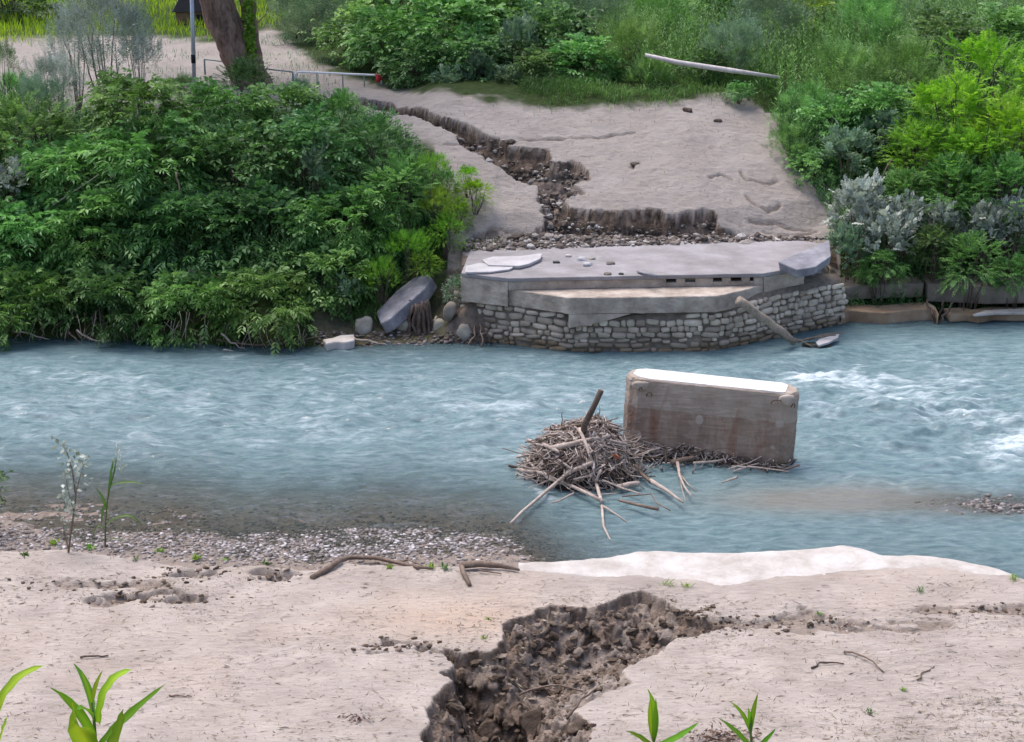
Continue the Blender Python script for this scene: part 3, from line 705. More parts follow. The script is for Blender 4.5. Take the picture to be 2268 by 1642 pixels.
# wing copings either side of the seat
lw = [(S0.x, S0.y+.01), (S1.x-.004, S1.y+.01), (La.x-.004, La.y+1.2), (S0.x+.1, S0.y+1.2)]
roughen(child(slab_mb(lw, 1.597, .98), 'wing_coping', M['concrete'], .02), 4, .035, .2)
rw = [(S2.x+.004, S2.y+.05), (S3.x, S3.y+.01), (S3.x+.2, S3.y+1.2), (S2.x+.004, S2.y+1.2)]
roughen(child(slab_mb(rw, 1.597, 1.10), 'wing_coping', M['concrete'], .02), 4, .035, .2)
# render patch still hanging on the left part of the front
pa, pb = A_, A_.lerp(B_, .42); n_ = Vector((pb.y-pa.y, -(pb.x-pa.x), 0)).normalized()*.012; pts = [(0, .978), (1, .978), (.72, .86), (.5, .78), (.25, .70), (0, .64)]
mb = MB(); Fp = [pa.lerp(pb, t_)+n_+Vector((0, 0, z_-zL)) for t_, z_ in pts]; Bp = [p-n_*10 for p in Fp]; m_ = len(pts)
mb.add(Fp+Bp, [tuple(reversed(range(m_))), tuple(range(m_, 2*m_))]+[(i, (i+1) % m_, m_+(i+1) % m_, m_+i) for i in range(m_)]); child(mb, 'render_patch', M['concrete'], .01)
# rubble masonry below: a mortar core and courses of pillow shaped stones standing proud of it
t = NT('rubble_masonry'); tint = t.attr('tint'); n = t.noise(5, 6, .65); n2 = t.noise(22, 4, .6)
c = t.ramp(tint, (0, (.20, .165, .135)), (.35, (.40, .345, .29)), (.7, (.55, .48, .40)), (1, (.70, .63, .53)))
c = t.mix(t.ramp(n, (.35, .0), (.7, .55)), c, (.16, .13, .10))
c = t.mix(t.math('MULTIPLY', t.attr('wet'), .8), c, t.ramp(n, (.35, (.06, .045, .018)), (.7, (.27, .18, .10))))
M['masonry'] = t.done(t.princ(c, .85, .2, t.bump(n2, .6, .015)))
M['mortar'] = m_stone('old_mortar', (.12, .10, .08), (.20, .17, .14), (.28, .245, .205), 6, .7)
front = [W00, W0, W1, W2, W3, Vector((W3.x-.1, W3.y+1.4, 0))]
def off(pl, d):   # shift the wall line inwards (+Y side)
    c = Vector((3.2, 40.5, 0)); return [p+(c-p).normalized()*d for p in pl]
core = off(front, .055)
TOPZ = lambda s_: np.interp(s_, [0, .06, .235, .30, .36, .42, .55, .60, .66, .80, .90, 1], [1.08, 1.05, 1.0, .80, .72, .84, .92, .96, 1.1, 1.12, .98, .95])
mb = MB(); n = len(core)
lens = [0]; 
for a, b in zip(front[:-1], front[1:]): lens.append(lens[-1]+(b-a).length)
Lt = lens[-1]
def wall_pt(s_, pl):
    q = s_*Lt; i = min(max(np.searchsorted(lens, q)-1, 0), len(pl)-2)
    t_ = (q-lens[i])/(lens[i+1]-lens[i]); d = (front[i+1]-front[i]).normalized()
    return pl[i].lerp(pl[i+1], t_), d
NS = 60; T = []
for i in range(NS+1):
    p, d = wall_pt(i/NS, core); T.append((p.x, p.y, -.6))
for i in range(NS+1):
    p, d = wall_pt(i/NS, core); T.append((p.x, p.y, float(TOPZ(i/NS))+.12))
for i in range(NS+1):
    p, d = wall_pt(i/NS, core); T.append((p.x, p.y+.8, float(TOPZ(i/NS))+.12))
F_ = []
for i in range(NS):
    F_ += [(i, i+1, NS+2+i, NS+1+i), (NS+1+i, NS+2+i, 2*NS+3+i, 2*NS+2+i)]
mb.add(T, F_); child(mb, 'mortar_core', M['mortar'], smooth=True)
r = np.random.default_rng(3); sv, sf = ico(2); VV, FF, TT, WW_ = [], [], [], []; zc_ = -.12; row = 0
while zc_ < 1.3:
    hgt = r.uniform(.085, .19); s_ = r.uniform(0, .1)/Lt
    while s_ < 1:
        wd = (.12+.34*r.random()**1.5)*(1 if zc_ > .15 else 1.15); sm = s_+wd/2/Lt
        if sm > 1: break
        p, d = wall_pt(sm, front); nn = Vector((d.y, -d.x, 0)); top = float(TOPZ(sm))+.05*fbm(sm*40, 1, 7, 2)
        if zc_+hgt*.5 < top and r.random() > .03:
            v = sv.copy(); q = np.abs(v)**.55*np.sign(v)
            o = r.uniform(0, 50); q = q*(1+.26*fbm(q[:, 0]*1.5+o, q[:, 1]*1.5+q[:, 2]+o, 5, 3))[:, None]
            pr = r.uniform(.05, .085); lx = q[:, 0]*wd*.485*r.uniform(.93, 1.0); ly = q[:, 1]*pr; lz = q[:, 2]*hgt*.47*r.uniform(.85, 1.05)
            tilt = r.normal(0, .09); lx, lz = lx*math.cos(tilt)-lz*math.sin(tilt), lx*math.sin(tilt)+lz*math.cos(tilt)
            zz = zc_+hgt/2+r.normal(0, .016)
            din = .055+r.uniform(-.035, .02)
            VV.append(np.stack([p.x+d.x*lx+nn.x*(ly-din), p.y+d.y*lx+nn.y*(ly-din), zz+lz], -1))
            FF.append(sf+len(sv)*len(FF)); TT.append(np.full(len(sv), np.clip(r.normal(.45+.25*(sm > .62), .24), 0, 1)))
            WW_.append(np.clip((.30-zz-lz+r.normal(0, .05))/.22, 0, 1))
        s_ += wd/Lt
    zc_ += hgt; row += 1
VV = np.concatenate(VV)-ABL
o = mesh('masonry', VV, np.concatenate(FF), M['masonry'], ab, True, attrs=dict(tint=np.concatenate(TT), wet=np.concatenate(WW_)))

# ================================================================== PIER IN THE RIVER
p0, p1 = P(1403, 1010, 0), P(1720, 1036, 0)      # near corners at the waterline
pier = thing('bridge_pier', ((p0.x+p1.x)/2, p0.y, 0), 'broken concrete bridge pier with a white top standing alone in midstream', 'bridge pier')
ax = (p1-p0).normalized(); perp = Vector((-ax.y, ax.x, 0)); lp = (p1-p0).length
def pl_(a, b, z): return p0+ax*a+perp*b+Vector((0, 0, z))-pier.location
ztop = 1.57
lvl = [(-.9, .02), (0, .0), (.25, .01), (.8, .0), (1.25, .012), (ztop-.06, .02), (ztop, .05)]
out = [(0, 0), (lp, 0), (lp+.19, .07), (lp+.30, .26), (lp+.27, .50), (lp+.12, .66), (lp-.1, .70), (.1, .72), (-.12, .68), (-.27, .50), (-.30, .28), (-.19, .09)]
mb = MB(); n = len(out); c = (lp/2, .36); V = []
for z_, s in lvl:
    for (a, b) in out:
        a2 = a+(c[0]-a)/abs(c[0]-a+1e-9)*s if abs(a-c[0]) > 1 else a
        V.append(pl_(a2, b+(c[1]-b)*s, z_+.02*math.sin(a*2+z_)))
F_ = [(i*n+k, i*n+(k+1) % n, (i+1)*n+(k+1) % n, (i+1)*n+k) for i in range(len(lvl)-1) for k in range(n)]
F_.append(tuple(range((len(lvl)-1)*n, len(lvl)*n))); mb.add(V, F_)
t = NT('stained_concrete'); v = t.coord(); z = t.n('SeparateXYZ'); t.l(t.n('TexCoord').outputs['Object'], z.inputs[0]); zz = z.outputs[2]
n1 = t.noise(2.2, 6, .65); n2 = t.noise(16, 5, .65); n3 = t.noise(3.2, 5, .6, t.coord((1, 1, .25)))
base = t.ramp(n1, (.3, (.26, .21, .175)), (.7, (.42, .36, .31)))
brown = t.ramp(n3, (.3, (.135, .09, .07)), (.5, (.245, .175, .14)), (.75, (.38, .305, .25)))
fac = t.math('MULTIPLY', t.ramp(t.math('ADD', zz, t.math('MULTIPLY', t.math('SUBTRACT', n1, .5), .12)), (.0, 1), (1.12, 1), (1.17, .45), (1.36, .1)), t.ramp(n3, (.25, .55), (.6, 1)))
c = t.mix(fac, base, brown)
c = t.mix(t.ramp(t.math('ADD', zz, t.math('MULTIPLY', n2, .2)), (.22, .85), (.34, 0)), c, t.ramp(n2, (.35, (.045, .04, .02)), (.7, (.11, .09, .06))))
pv = t.voro(2.2, t.coord((1, 1, .8))); pm = t.ramp(pv.outputs['Distance'], (.16, 1), (.19, 0)); c = t.mix(t.math('MULTIPLY', pm, .75), c, (.40, .35, .31)); c = t.mix(t.ramp(t.noise(5, 5, .7), (.5, 0), (.62, .5)), c, (.36, .30, .26))
rs = t.ramp(t.noise(2.6, 3, .5, t.coord((1, 1, .3))), (.60, 0), (.70, .65)); c = t.mix(rs, c, (.21, .095, .055))
M['pier'] = t.done(t.princ(c, .85, .2, t.bump(n2, .5, .015)))
body = roughen(mb.build('body', M['pier'], pier, False, bevel=.02, seg=2), 4, .035, .18); pier.rotation_euler.y = math.radians(1.9)
# white bearing bed on top
mb = MB(); capo = [(-.02, .13), (.18, .045), (lp-.02, .05), (lp+.03, .10), (lp+.06, .52), (lp-.06, .64), (.08, .66), (-.12, .55), (-.15, .30)]
n = len(capo); V = [pl_(a, b, ztop+.04) for a, b in capo]+[pl_(a, b, ztop-.03) for a, b in capo]
mb.add(V, [tuple(range(n)), tuple(reversed(range(n, 2*n)))]+[(i, n+i, n+(i+1) % n, (i+1) % n) for i in range(n)])
mb.build('bearing_bed', M['white_cap'], pier, False, bevel=.012)
# pale chipped shoulders with bent reinforcement loops
for (a, b, sz, sd) in ((.10, .02, (.26, .06, .11), 1), (lp+.06, .05, (.17, .07, .13), 2)):
    v_, f_ = rock_arrays(sz, sd, 3, .12, .5); q = pl_(a, b, ztop-.12)
    mesh('chipped_shoulder', v_+np.array(q), f_, M['concrete'], pier, True)
for (a, b, z_, wdt, rz) in ((-.12, .10, ztop-.16, .06, 0), (.06, -.03, ztop-.16, .05, .3), (.24, -.045, ztop-.24, .10, 0), (lp-.12, -.03, ztop-.13, .20, 0), (lp+.20, .05, ztop-.2, .06, .6)):
    q = pl_(a, b, z_); mb = MB()
    mb.tube([q+Vector((-wdt/2, .05, -.07)), q+Vector((-wdt/2, -.02, -.01)), q+Vector((-wdt*.3, -.03, .03)), q+Vector((wdt*.3, -.03, .03)), q+Vector((wdt/2, -.02, -.01)), q+Vector((wdt/2, .05, -.07))], .009, 5)
    mb.build('reinforcement_loop', M['rust'], pier, True)

# ================================================================== STONES, SLABS, TIMBER ROUND THE STRUCTURES
def S(name, px, py, z, size, mat, seed, label, cat, group=None, rot=(0, 0, 0), **k):
    return rock(name, P(px, py, z), size, M[mat], seed, label, cat, group, rot, **k)
# leaning log
a, b = P(1632, 662, 1.25), P(1762, 757, -.05); 
def log(name, pts, radii, mat, label, cat, group=None, n=10, jit=.05, seed=0, branches=()):
    loc = Vector(pts[0]); mb = MB(); mb.tube(pts, radii, n, jit, seed)
    for q, rr in branches: mb.tube(q, rr, max(5, n-3), jit, seed+1)
    return tag(mb.build(name, M[mat], None, True, loc), label, cat, group)
log('fallen_log', arc(PY(1634, 664, 36.75), PY(1758, 756, 37.45), (0, -.1, .03), 8, .012, 4), np.linspace(.115, .085, 9), 'log', 'barked log leaning from the abutment ledge down into the river', 'log', seed=2)
# platform pieces
def plate(name, px, z, th, mat, label, cat, group=None, bevel=.03, shrink=.06, dz=None):
    top = [P(a, b, z) for a, b in px]
    if dz: top = [Vector((p.x, p.y, p.z+d)) for p, d in zip(top, dz)]
    c = sum(top, Vector())/len(top)
    return tag(prism(name, top, th, M[mat], None, 0, bevel, shrink, loc=(c.x, c.y, c.z-th)), label, cat, group)
plate('stone_slab', [(1066, 574), (1090, 567), (1150, 566), (1201, 559), (1198, 571), (1172, 583), (1150, 588), (1080, 586)], 1.80, .10, 'pale_slab', 'flat pale stone slab lying at the back left of the abutment platform', 'stone slab')
plate('stone_slab', [(1030, 588), (1060, 581), (1120, 586), (1148, 584), (1130, 595), (1085, 601), (1028, 602)], 1.765, .07, 'pale_slab', 'thin greyish slab lying in front of the pale one on the platform corner', 'stone slab')
plate('stone_slab', [(1722, 577), (1760, 562), (1800, 550), (1836, 538), (1840, 570), (1805, 586), (1765, 588)], 1.93, .22, 'grey_slab', 'blue grey broken slab tilted at the right end of the abutment platform', 'stone slab', dz=(-.02, .0, .05, .1, .05, -.05, -.1))
def blockbox(name, loc, d, rz, mat, label, cat, group=None, bevel=.02, rx=0, ry=0):
    mb = MB(); mb.box(loc, d, rz, 0, rx, ry); return tag(mb.build(name, M[mat], None, False, loc, bevel), label, cat, group)
q = P(1316, 636, zL); blockbox('concrete_block', q+Vector((0, 0, .075)), (.27, .2, .15), .15, 'concrete', 'small worn concrete block on the ledge, the left of two', 'concrete block', 'blocks on the abutment ledge', .03)
q = P(1524, 628, zL); blockbox('concrete_block', q+Vector((0, 0, .085)), (.31, .2, .17), 0, 'boulder', 'clean squared concrete block on the ledge below the notches', 'concrete block', 'blocks on the abutment ledge', .012)
log('broken_plank', [P(1412, 600, 1.75), P(1455, 612, 1.77)], [.045, .04], 'grey_slab', 'short dark plank lying at the edge of the platform step', 'plank', n=4)
for i, (px, py, s, mt) in enumerate([(1232, 580, .10, 'dark_rock'), (1287, 574, .15, 'pale_slab'), (1301, 586, .14, 'pale_slab'), (1352, 583, .12, 'quay'), (1258, 566, .09, 'white_rock'), (1345, 606, .10, 'quay'), (1375, 606, .07, 'dark_rock'), (1310, 572, .1, 'boulder')]):
    S('loose_stone', px, py, 1.72, (s, s*.7, s*.45), mt, 30+i, ['dark pebble sized stone', 'broad white stone', 'flat white stone', 'grey angular stone', 'small white stone', 'brownish lump of rubble', 'tiny black stone', 'rounded buff stone'][i]+' on the concrete platform '+['left of the white ones', 'farthest back near the gully mouth', 'in front of another white one', 'right of the white ones', 'close to the rubble slope', 'at the step edge', 'at the step edge right of a brown lump', 'between the white stones'][i], 'stone', 'stones on the platform')
# rubble under the scarp: nobody could count it
r = np.random.default_rng(12); V_, F_, T_ = [], [], []; v0, f0_ = ico(1)
gp = np.array([(p.x, p.y) for p in gf_poly]); cand = 0
while len(F_) < 2600 and cand < 60000:
    cand += 1; x, y = r.uniform(-2, 8.6), r.uniform(39.3, 46.)
    if y > 41.9 and r.random() > .7: continue
    if sdf(gp, np.array([x]), np.array([y]))[0] < .04: continue
    z = fh(x, y)
    if y < 41.6: z = max(z, 1.705)
    pxx, pyy = to_px(x, y, z)
    if pyy > 562-24*math.sin((pxx-1200)/260)+r.normal(0, 5) and r.random() > .02: continue
    s = r.uniform(.022, .085)*(1+(r.random() > .93)); v = v0*(1+r.normal(0, .16, (len(v0), 1)))*np.array([s, s*r.uniform(.6, 1), s*r.uniform(.4, .8)])
    a = r.uniform(0, 3); c, s_ = math.cos(a), math.sin(a)
    V_.append(np.stack([v[:, 0]*c-v[:, 1]*s_+x, v[:, 0]*s_+v[:, 1]*c+y, v[:, 2]+z+s*.15], -1)); F_.append(f0_+len(v0)*len(F_)); T_.append(np.full(len(v0), r.random()))
t = NT('soil_rubble'); c = t.ramp(t.attr('tint'), (0, (.05, .04, .035)), (.6, (.15, .125, .11)), (.85, (.26, .235, .22)), (1, (.42, .40, .39)))
M['rubble'] = t.done(t.princ(c, .9, .2, t.bump(t.noise(20), .5, .02)))
tag(mesh('rubble', np.concatenate(V_), np.concatenate(F_), M['rubble'], None, False, attrs=dict(tint=np.concatenate(T_))), kind='stuff', label='loose earth and stone rubble below the scarp and along the far gully')
# bank edge left of the abutment
q0, q1 = P(866, 712, .55), P(936, 622, 1.35)
mb = MB(); e_ = (q1-q0); 
outl = [P(832, 694, .42), P(838, 722, .22), P(868, 724, .20), P(905, 697, .50), P(948, 650, 1.02), P(958, 612, 1.35), P(925, 614, 1.42), P(880, 646, 1.05)]
outl = [Vector((p.x, p.y+.0, p.z)) for p in outl]
cen = sum(outl, Vector())/8; nrm = Vector((.30, -.62, .72)).normalized(); base = [PY(a, b, 0) if False else None for a, b in ()]
def tilted_slab(name, px, ref, nrm, th, mat, label, cat, bevel=.04):
    """plate whose visible face lies in the plane through ref with normal nrm"""
    T = []
    for a, b in px:
        d = ray(a, b); o_ = Vector((0, 0, CAM_H)); t_ = (ref-o_).dot(nrm)/d.dot(nrm); T.append(o_+d*t_)
    mb = MB(); n = len(T); B = [p-nrm*th for p in T]
    a_ = sum((T[(i+1) % n]-T[i]).cross(T[(i+2) % n]-T[(i+1) % n]).dot(nrm) for i in range(n))
    F_ = [tuple(range(n)), tuple(reversed(range(n, 2*n)))]+[(i, n+i, n+(i+1) % n, (i+1) % n) for i in range(n)]
    if a_ < 0: F_ = [tuple(reversed(f)) for f in F_]
    mb.add(T+B, F_); c = sum(B, Vector())/n
    return tag(mb.build(name, M[mat], None, False, c, bevel, 3), label, cat)
tilted_slab('concrete_slab', [(832, 690), (842, 716), (862, 706), (905, 668), (938, 640), (956, 614), (948, 607), (918, 612), (878, 642)], P(890, 665, .85), Vector((-.42, -.22, .88)).normalized(), .34, 'grey_slab',
            'big blue grey concrete slab leaning on the bank left of the abutment', 'concrete slab')
S('boulder', 804, 727, .22, (.23, .2, .34), 'boulder', 41, 'upright pale boulder with a brown foot at the waterline beside a white slab', 'boulder', 'boulders at the far waterline', (0, .15, 0))
plate('white_stone', [(714, 750), (735, 747), (752, 741), (784, 739), (786, 752), (765, 757), (745, 755), (722, 760)], .22, .24, 'white_rock', 'flat white stone at the water edge under the left bushes', 'stone', None, .04)
S('boulder', 890, 717, .3, (.20, .2, .24), 'boulder', 43, 'grey wedge shaped boulder tucked under the leaning slab', 'boulder', 'boulders at the far waterline', (0, .5, .3))
S('boulder', 974, 722, .25, (.18, .2, .2), 'boulder', 44, 'small pale boulder right of the rotten stump', 'boulder', 'boulders at the far waterline')
S('boulder', 1026, 736, .2, (.25, .22, .24), 'boulder', 45, 'rounded grey boulder next to the abutment foot', 'boulder', 'boulders at the far waterline')
S('boulder', 996, 690, .7, (.18, .2, .26), 'quay', 46, 'mossy dark boulder half hidden behind ivy above the stump', 'boulder', 'boulders at the far waterline')
# rotten stump
c = P(930, 742, .02); mb = MB(); r = np.random.default_rng(9)
mb.tube([c+Vector((0, .1, -.1)), c+Vector((0, .1, .2)), c+Vector((.03, .12, .5)), c+Vector((.02, .15, .75))], [.30, .26, .2, .16], 12, .2, 3)
for k in range(9):
    a = -3.0+k*.35; mb.tube(arc(c+Vector((.24*math.cos(a), .1+.24*math.sin(a), r.uniform(.55, .95))), c+Vector((.36*math.cos(a), .08+.34*math.sin(a), -.05)), (.03*math.cos(a), .02, .02), 5, .02, k), np.linspace(.035, .05, 6), 6, .2, k)
tag(mb.build('tree_stump', M['twig_dark'], None, True, c), 'rotten brown tree stump standing on the far waterline under grass', 'tree stump')
log('dead_root', arc(P(966, 700, .45), P(962, 735, .15), (-.04, 0, 0), 5, .02, 2)+arc(P(975, 735, .16), P(1018, 757, -.03), (0, 0, .03), 5, .02, 3)[1:], np.linspace(.03, .045, 11), 'twig', 'bare pale root crossing the shore below the stump', 'root',
    n=7, jit=.12, seed=5, branches=[(arc(P(1000, 744, .1), P(1012, 762, -.03), (0, 0, .02), 4), [.03, .026, .022, .018, .012])])
for i, (x0, y0_, x1, y1_) in enumerate([(1050, 712, 1040, 768), (1062, 716, 1068, 770), (1075, 726, 1086, 760)]):
    log('hanging_root', arc(P(x0, y0_, .45), P(x1, y1_, -.03), (.04, -.1, 0), 6, .03, i), np.linspace(.02, .03, 7), 'twig_mid', ['thin root drooping to the water, first from the left at the abutment foot', 'forked thin root drooping between two others at the abutment foot', 'short root drooping closest to the masonry'][i], 'root', 'roots hanging by the abutment', n=6, jit=.15, seed=i)
# right hand bank: displaced quay slabs and tan ledges
def quay(name, px, py0, py1, zt, depth, mat, label, group, seed, th=None):
    """long broken slab: front top edge points px/py0, front bottom py1"""
    T = [P(a, b, zt) for a, b in zip(px, py0)]
    Bk = [Vector((p.x+.05*math.sin(i*3+seed), p.y+depth, zt+.03)) for i, p in enumerate(T)]
    o_ = T+list(reversed(Bk)); c = sum(o_, Vector())/len(o_)
    h = (T[0]-PY(px[0], py1, T[0].y)).z
    o = prism(name, o_, h, M[mat], None, seed, .035, .02, loc=(c.x, c.y, zt-h)); return tag(o, label, 'ledge', group)
quay('quay_slab', [1852, 1900, 1960, 2047], [640, 632, 629, 627], 672, .80, .9, 'quay', 'undercut grey quay slab beside the abutment, overhung by the silver bush', 'broken quay along the right bank', 1)
quay('quay_slab', [2053, 2110, 2190, 2290, 2420], [628, 630, 634, 632, 630], 668, .84, .9, 'quay', 'longer grey quay slab running out of frame under drooping green bushes', 'broken quay along the right bank', 2)
quay('stone_ledge', [1862, 1880, 1910, 1960, 2020, 2068, 2079], [692, 686, 689, 692, 685, 683, 694], 722, .30, .55, 'tan_ledge', 'tan stone ledge in the water directly right of the abutment', 'broken quay along the right bank', 3)
quay('stone_ledge', [2102, 2140, 2165, 2200, 2260, 2330, 2420], [696, 694, 699, 692, 694, 690, 690], 714, .22, .5, 'tan_ledge', 'low tan stone ledge with a white lip at the right edge', 'broken quay along the right bank', 4)
# white lip lying on the low ledge
plate('white_stone', [(2150, 696), (2180, 686), (2270, 682), (2420, 680), (2420, 688), (2270, 691), (2200, 692)], .29, .07, 'white_rock', 'thin white crust stone on the low tan ledge at the right', 'stone', None, .02)
for k, (x0, y0_, x1, y1_) in enumerate([(2052, 664, 2070, 712), (2090, 664, 2074, 700), (2110, 668, 2080, 712)]):
    log('hanging_root', arc(P(x0, y0_, .5), P(x1, y1_, .05), (0, -.1, 0), 6, .03, k+9), np.linspace(.028, .035, 7), 'twig_dark', ['dark root dropping through the gap between the quay slabs, left strand', 'dark root dropping through the gap between the quay slabs, middle strand', 'dark root dropping through the gap between the quay slabs, right strand'][k], 'root', 'roots in the quay gap', n=6, jit=.15, seed=k+3)
# rocks and wreckage at the sill
plate('propped_slab', [(1806, 757), (1815, 749), (1858, 738), (1856, 746), (1835, 757), (1812, 764)], .17, .06, 'pale_slab', 'thin light grey slab propped above the water at the foot of the abutment', 'stone slab', None, .01)
S('river_rock', 1862, 783, .0, (.48, .18, .10), 'dark_rock', 51, 'long wet dark rock awash in the rapids right of the sill', 'rock', 'wet rocks at the sill', (0, 0, .25))
S('river_rock', 1808, 765, .0, (.40, .22, .10), 'dark_rock', 52, 'wet black rock under the propped grey slab', 'rock', 'wet rocks at the sill')
S('river_rock', 1740, 800, -.05, (.62, .22, .11), 'dark_rock', 53, 'mossy rock the current pours over at the sill', 'rock', 'wet rocks at the sill', (0, 0, .12))
for i, (x0, y0_, x1, y1_, z0_, z1_) in enumerate([(1765, 758, 1850, 742, .08, .26), (1790, 752, 1870, 738, .1, .22), (1745, 750, 1800, 768, .12, .06)]):
    log('drift_stick', arc(P(x0, y0_, z0_), P(x1, y1_, z1_), (0, 0, .05), 5, .02, i), np.linspace(.022, .012, 6), 'twig_mid', ['dark stick lodged below the log end beside the propped slab', 'thin curved stick arching over the propped slab', 'short stick crossing under the log end'][i], 'stick', 'sticks caught at the sill', n=6, seed=i)

# ================================================================== NEAR BANK: WHITE ROCK, DRIFTWOOD
low_px = [(1148, 1268), (1240, 1278), (1330, 1290), (1450, 1300), (1560, 1318), (1650, 1334), (1720, 1322), (1790, 1304), (1850, 1280), (1960, 1268), (2060, 1268), (2150, 1282), (2246, 1296)]
up_px = [(2244, 1288), (2185, 1268), (2100, 1250), (2030, 1242), (1985, 1244), (1950, 1241), (1905, 1226), (1862, 1217), (1800, 1224), (1730, 1226), (1640, 1228), (1560, 1229), (1470, 1229), (1400, 1232), (1340, 1243), (1290, 1255), (1215, 1260)]
zr = .50
lowW, upW = [P(a, b, zr) for a, b in low_px], [P(a, b, zr-.03) for a, b in up_px]
xs_ = np.linspace(lowW[0].x, lowW[-1].x, 150); yl = np.interp(xs_, [p.x for p in lowW], [p.y for p in lowW])
uu = sorted(upW, key=lambda p: p.x); yu = np.interp(xs_, [p.x for p in uu], [p.y for p in uu])
zr = .575; V_ = []; nv = 26
for j in range(nv+4):
    tq = min(j/(nv-1), 1); y = (yl-.12)*(1-tq)+yu*tq
    y = y+.03*fbm(xs_*4, 0*xs_+1, 55, 3)*tq
    zt = zr+.05*np.sin(tq*2.2)+.035*fbm(xs_*1.8, y*1.8, 57, 4)-.10*sstep(.86, 1., tq)
    zt = np.where(tq < .14, zt-.5*(1-tq/.14)**2, zt)
    if j >= nv: zt = zt-.16*(j-nv+1); y = y+.02*(j-nv+1)
    V_.append(np.stack([xs_, y, zt], -1))
V_ = np.concatenate(V_); i = np.arange((nv+4)*150).reshape(nv+4, 150)
F_ = np.stack([i[:-1, :-1], i[:-1, 1:], i[1:, 1:], i[1:, :-1]], -1).reshape(-1, 4)
c = np.array([V_[:, 0].mean(), V_[:, 1].mean(), .3])
tag(mesh('white_rock', V_-c, F_, M['white_rock'], None, True, loc=tuple(c)), 'broad bright white rock shelf at the water edge of the near bank', 'rock')
def near_stick(px0, px1, r0, r1, mat, name, label, cat, group=None, sag=(0, 0, .02), n=6, wob=.01, seed=0, lift=.02, br=()):
    a, b = on_near(*px0)+Vector((0, 0, lift)), on_near(*px1)+Vector((0, 0, lift))
    return log(name, arc(a, b, sag, n, wob, seed), np.linspace(r0, r1, n+1), mat, label, cat, group, 7, .1, seed, br)
def nb(pts): return [on_near(a, b)+Vector((0, 0, l)) for a, b, l in pts]
log('driftwood_branch', nb([(690, 1282, .02), (720, 1268, .05), (752, 1250, .08), (775, 1246, .10), (830, 1246, .10), (880, 1253, .07), (925, 1262, .05), (960, 1262, .03)]), [.045, .05, .045, .04, .038, .034, .03, .015], 'twig_mid', 'long bent driftwood branch along the lip of the sand above the gravel', 'driftwood', n=8, jit=.1, seed=4,
    branches=[(nb([(880, 1253, .07), (905, 1250, .09), (935, 1258, .05)]), [.02, .015, .008])])
log('driftwood_branch', nb([(1020, 1262, .08), (1060, 1260, .09), (1110, 1262, .08), (1150, 1268, .05)]), [.06, .06, .045, .02], 'twig_mid', 'forked driftwood piece with a pale stub beside the white rock', 'driftwood', n=8, jit=.12, seed=6,
    branches=[(nb([(1022, 1262, .08), (1026, 1275, .06), (1040, 1299, .03)]), [.045, .04, .035]), (nb([(1060, 1268, .05), (1110, 1274, .03)]), [.015, .008])])
for i, (a, b, r0, sg, lab) in enumerate([((178, 1458), (240, 1454), .016, (0, 0, .01), 'short dark twig lying on the sand far left of the gully'), ((1868, 1446), (1956, 1491), .016, (.05, .05, .03), 'curved twig on the sand right of the gully'),
    ((1796, 1482), (1868, 1472), .016, (0, .06, .01), 'dark twig lying just left of the curved one'), ((2030, 1508), (2068, 1479), .014, (-.03, 0, .02), 'short bent twig near the right edge of the sand'),
    ((1500, 1668), (1640, 1614), .012, (0, 0, .02), 'thin long twig on the sand behind the grass shoots'), ((375, 1542), (425, 1545), .013, (0, 0, 0), 'small pale splinter on the sand behind the foreground plant'), ((1150, 1690), (1300, 1655), .02, (0, 0, .05), 'root stub across the bottom of the gully'),
    ((1150, 1545), (1290, 1540), .018, (0, 0, .12), 'bare arched root spanning the gully floor'), ((1255, 1600), (1322, 1530), .018, (0, 0, .05), 'crooked stick leaning on the right gully rim')]):
    near_stick(a, b, r0, r0*.6, ['twig_dark', 'twig_mid'][i % 2], 'twig', lab, 'twig', 'twigs on the near bank', sg, seed=i, wob=.012, lift=.05 if i > 5 else .02)
# soil clods fallen into the near gully
r = np.random.default_rng(21); spots = [(1090, 1610, .26), (1180, 1600, .28), (1260, 1612, .24), (1130, 1590, .2), (1040, 1600, .18), (1010, 1560, .15), (1220, 1640, .2), (1285, 1600, .22), (1060, 1640, .22), (1160, 1635, .16), (1200, 1500, .15), (1160, 1510, .12), (1240, 1520, .14),
    (1300, 1500, .12), (1330, 1480, .13), (1265, 1420, .13), (1225, 1400, .13), (1380, 1460, .11), (1410, 1440, .1), (1345, 1420, .12), (1290, 1380, .12), (1400, 1390, .13), (1180, 1420, .12), (1150, 1400, .1), (1450, 1400, .1), (1470, 1370, .1), (1010, 1520, .12), (1340, 1375, .10), (1440, 1335, .11), (1100, 1490, .13)]
WH = ['at the bottom edge of the picture', 'in the middle of the gully floor', 'against the right rim', 'against the left wall', 'on the far wall', 'near the gully head']
for i, (px, py, s) in enumerate(spots):
    q = on_near(px, py+10); a = r.uniform(.7, 1.2); b = r.uniform(.55, .9)
    d_ = ['large', 'rounded', 'jagged', 'crumbling', 'flat', 'blocky', 'small', 'dark', 'cracked', 'pale topped'][i % 10]
    rock('soil_clod', (q.x, q.y, q.z+.0), (s*a*.8, s*.8, s*b*.85), M['clod'], 200+i, f'{d_} brown soil clod in the near gully, '+('lower part' if py > 1560 else 'middle part' if py > 1450 else 'upper part')+', '+('left side' if px < 1120 else 'centre' if px < 1260 else 'right side'), 'soil clod', 'soil clods in the near gully', (r.uniform(-.4, .4), r.uniform(-.4, .4), r.uniform(0, 6)), .42, .2, 4, cuts=10, h0=.42)

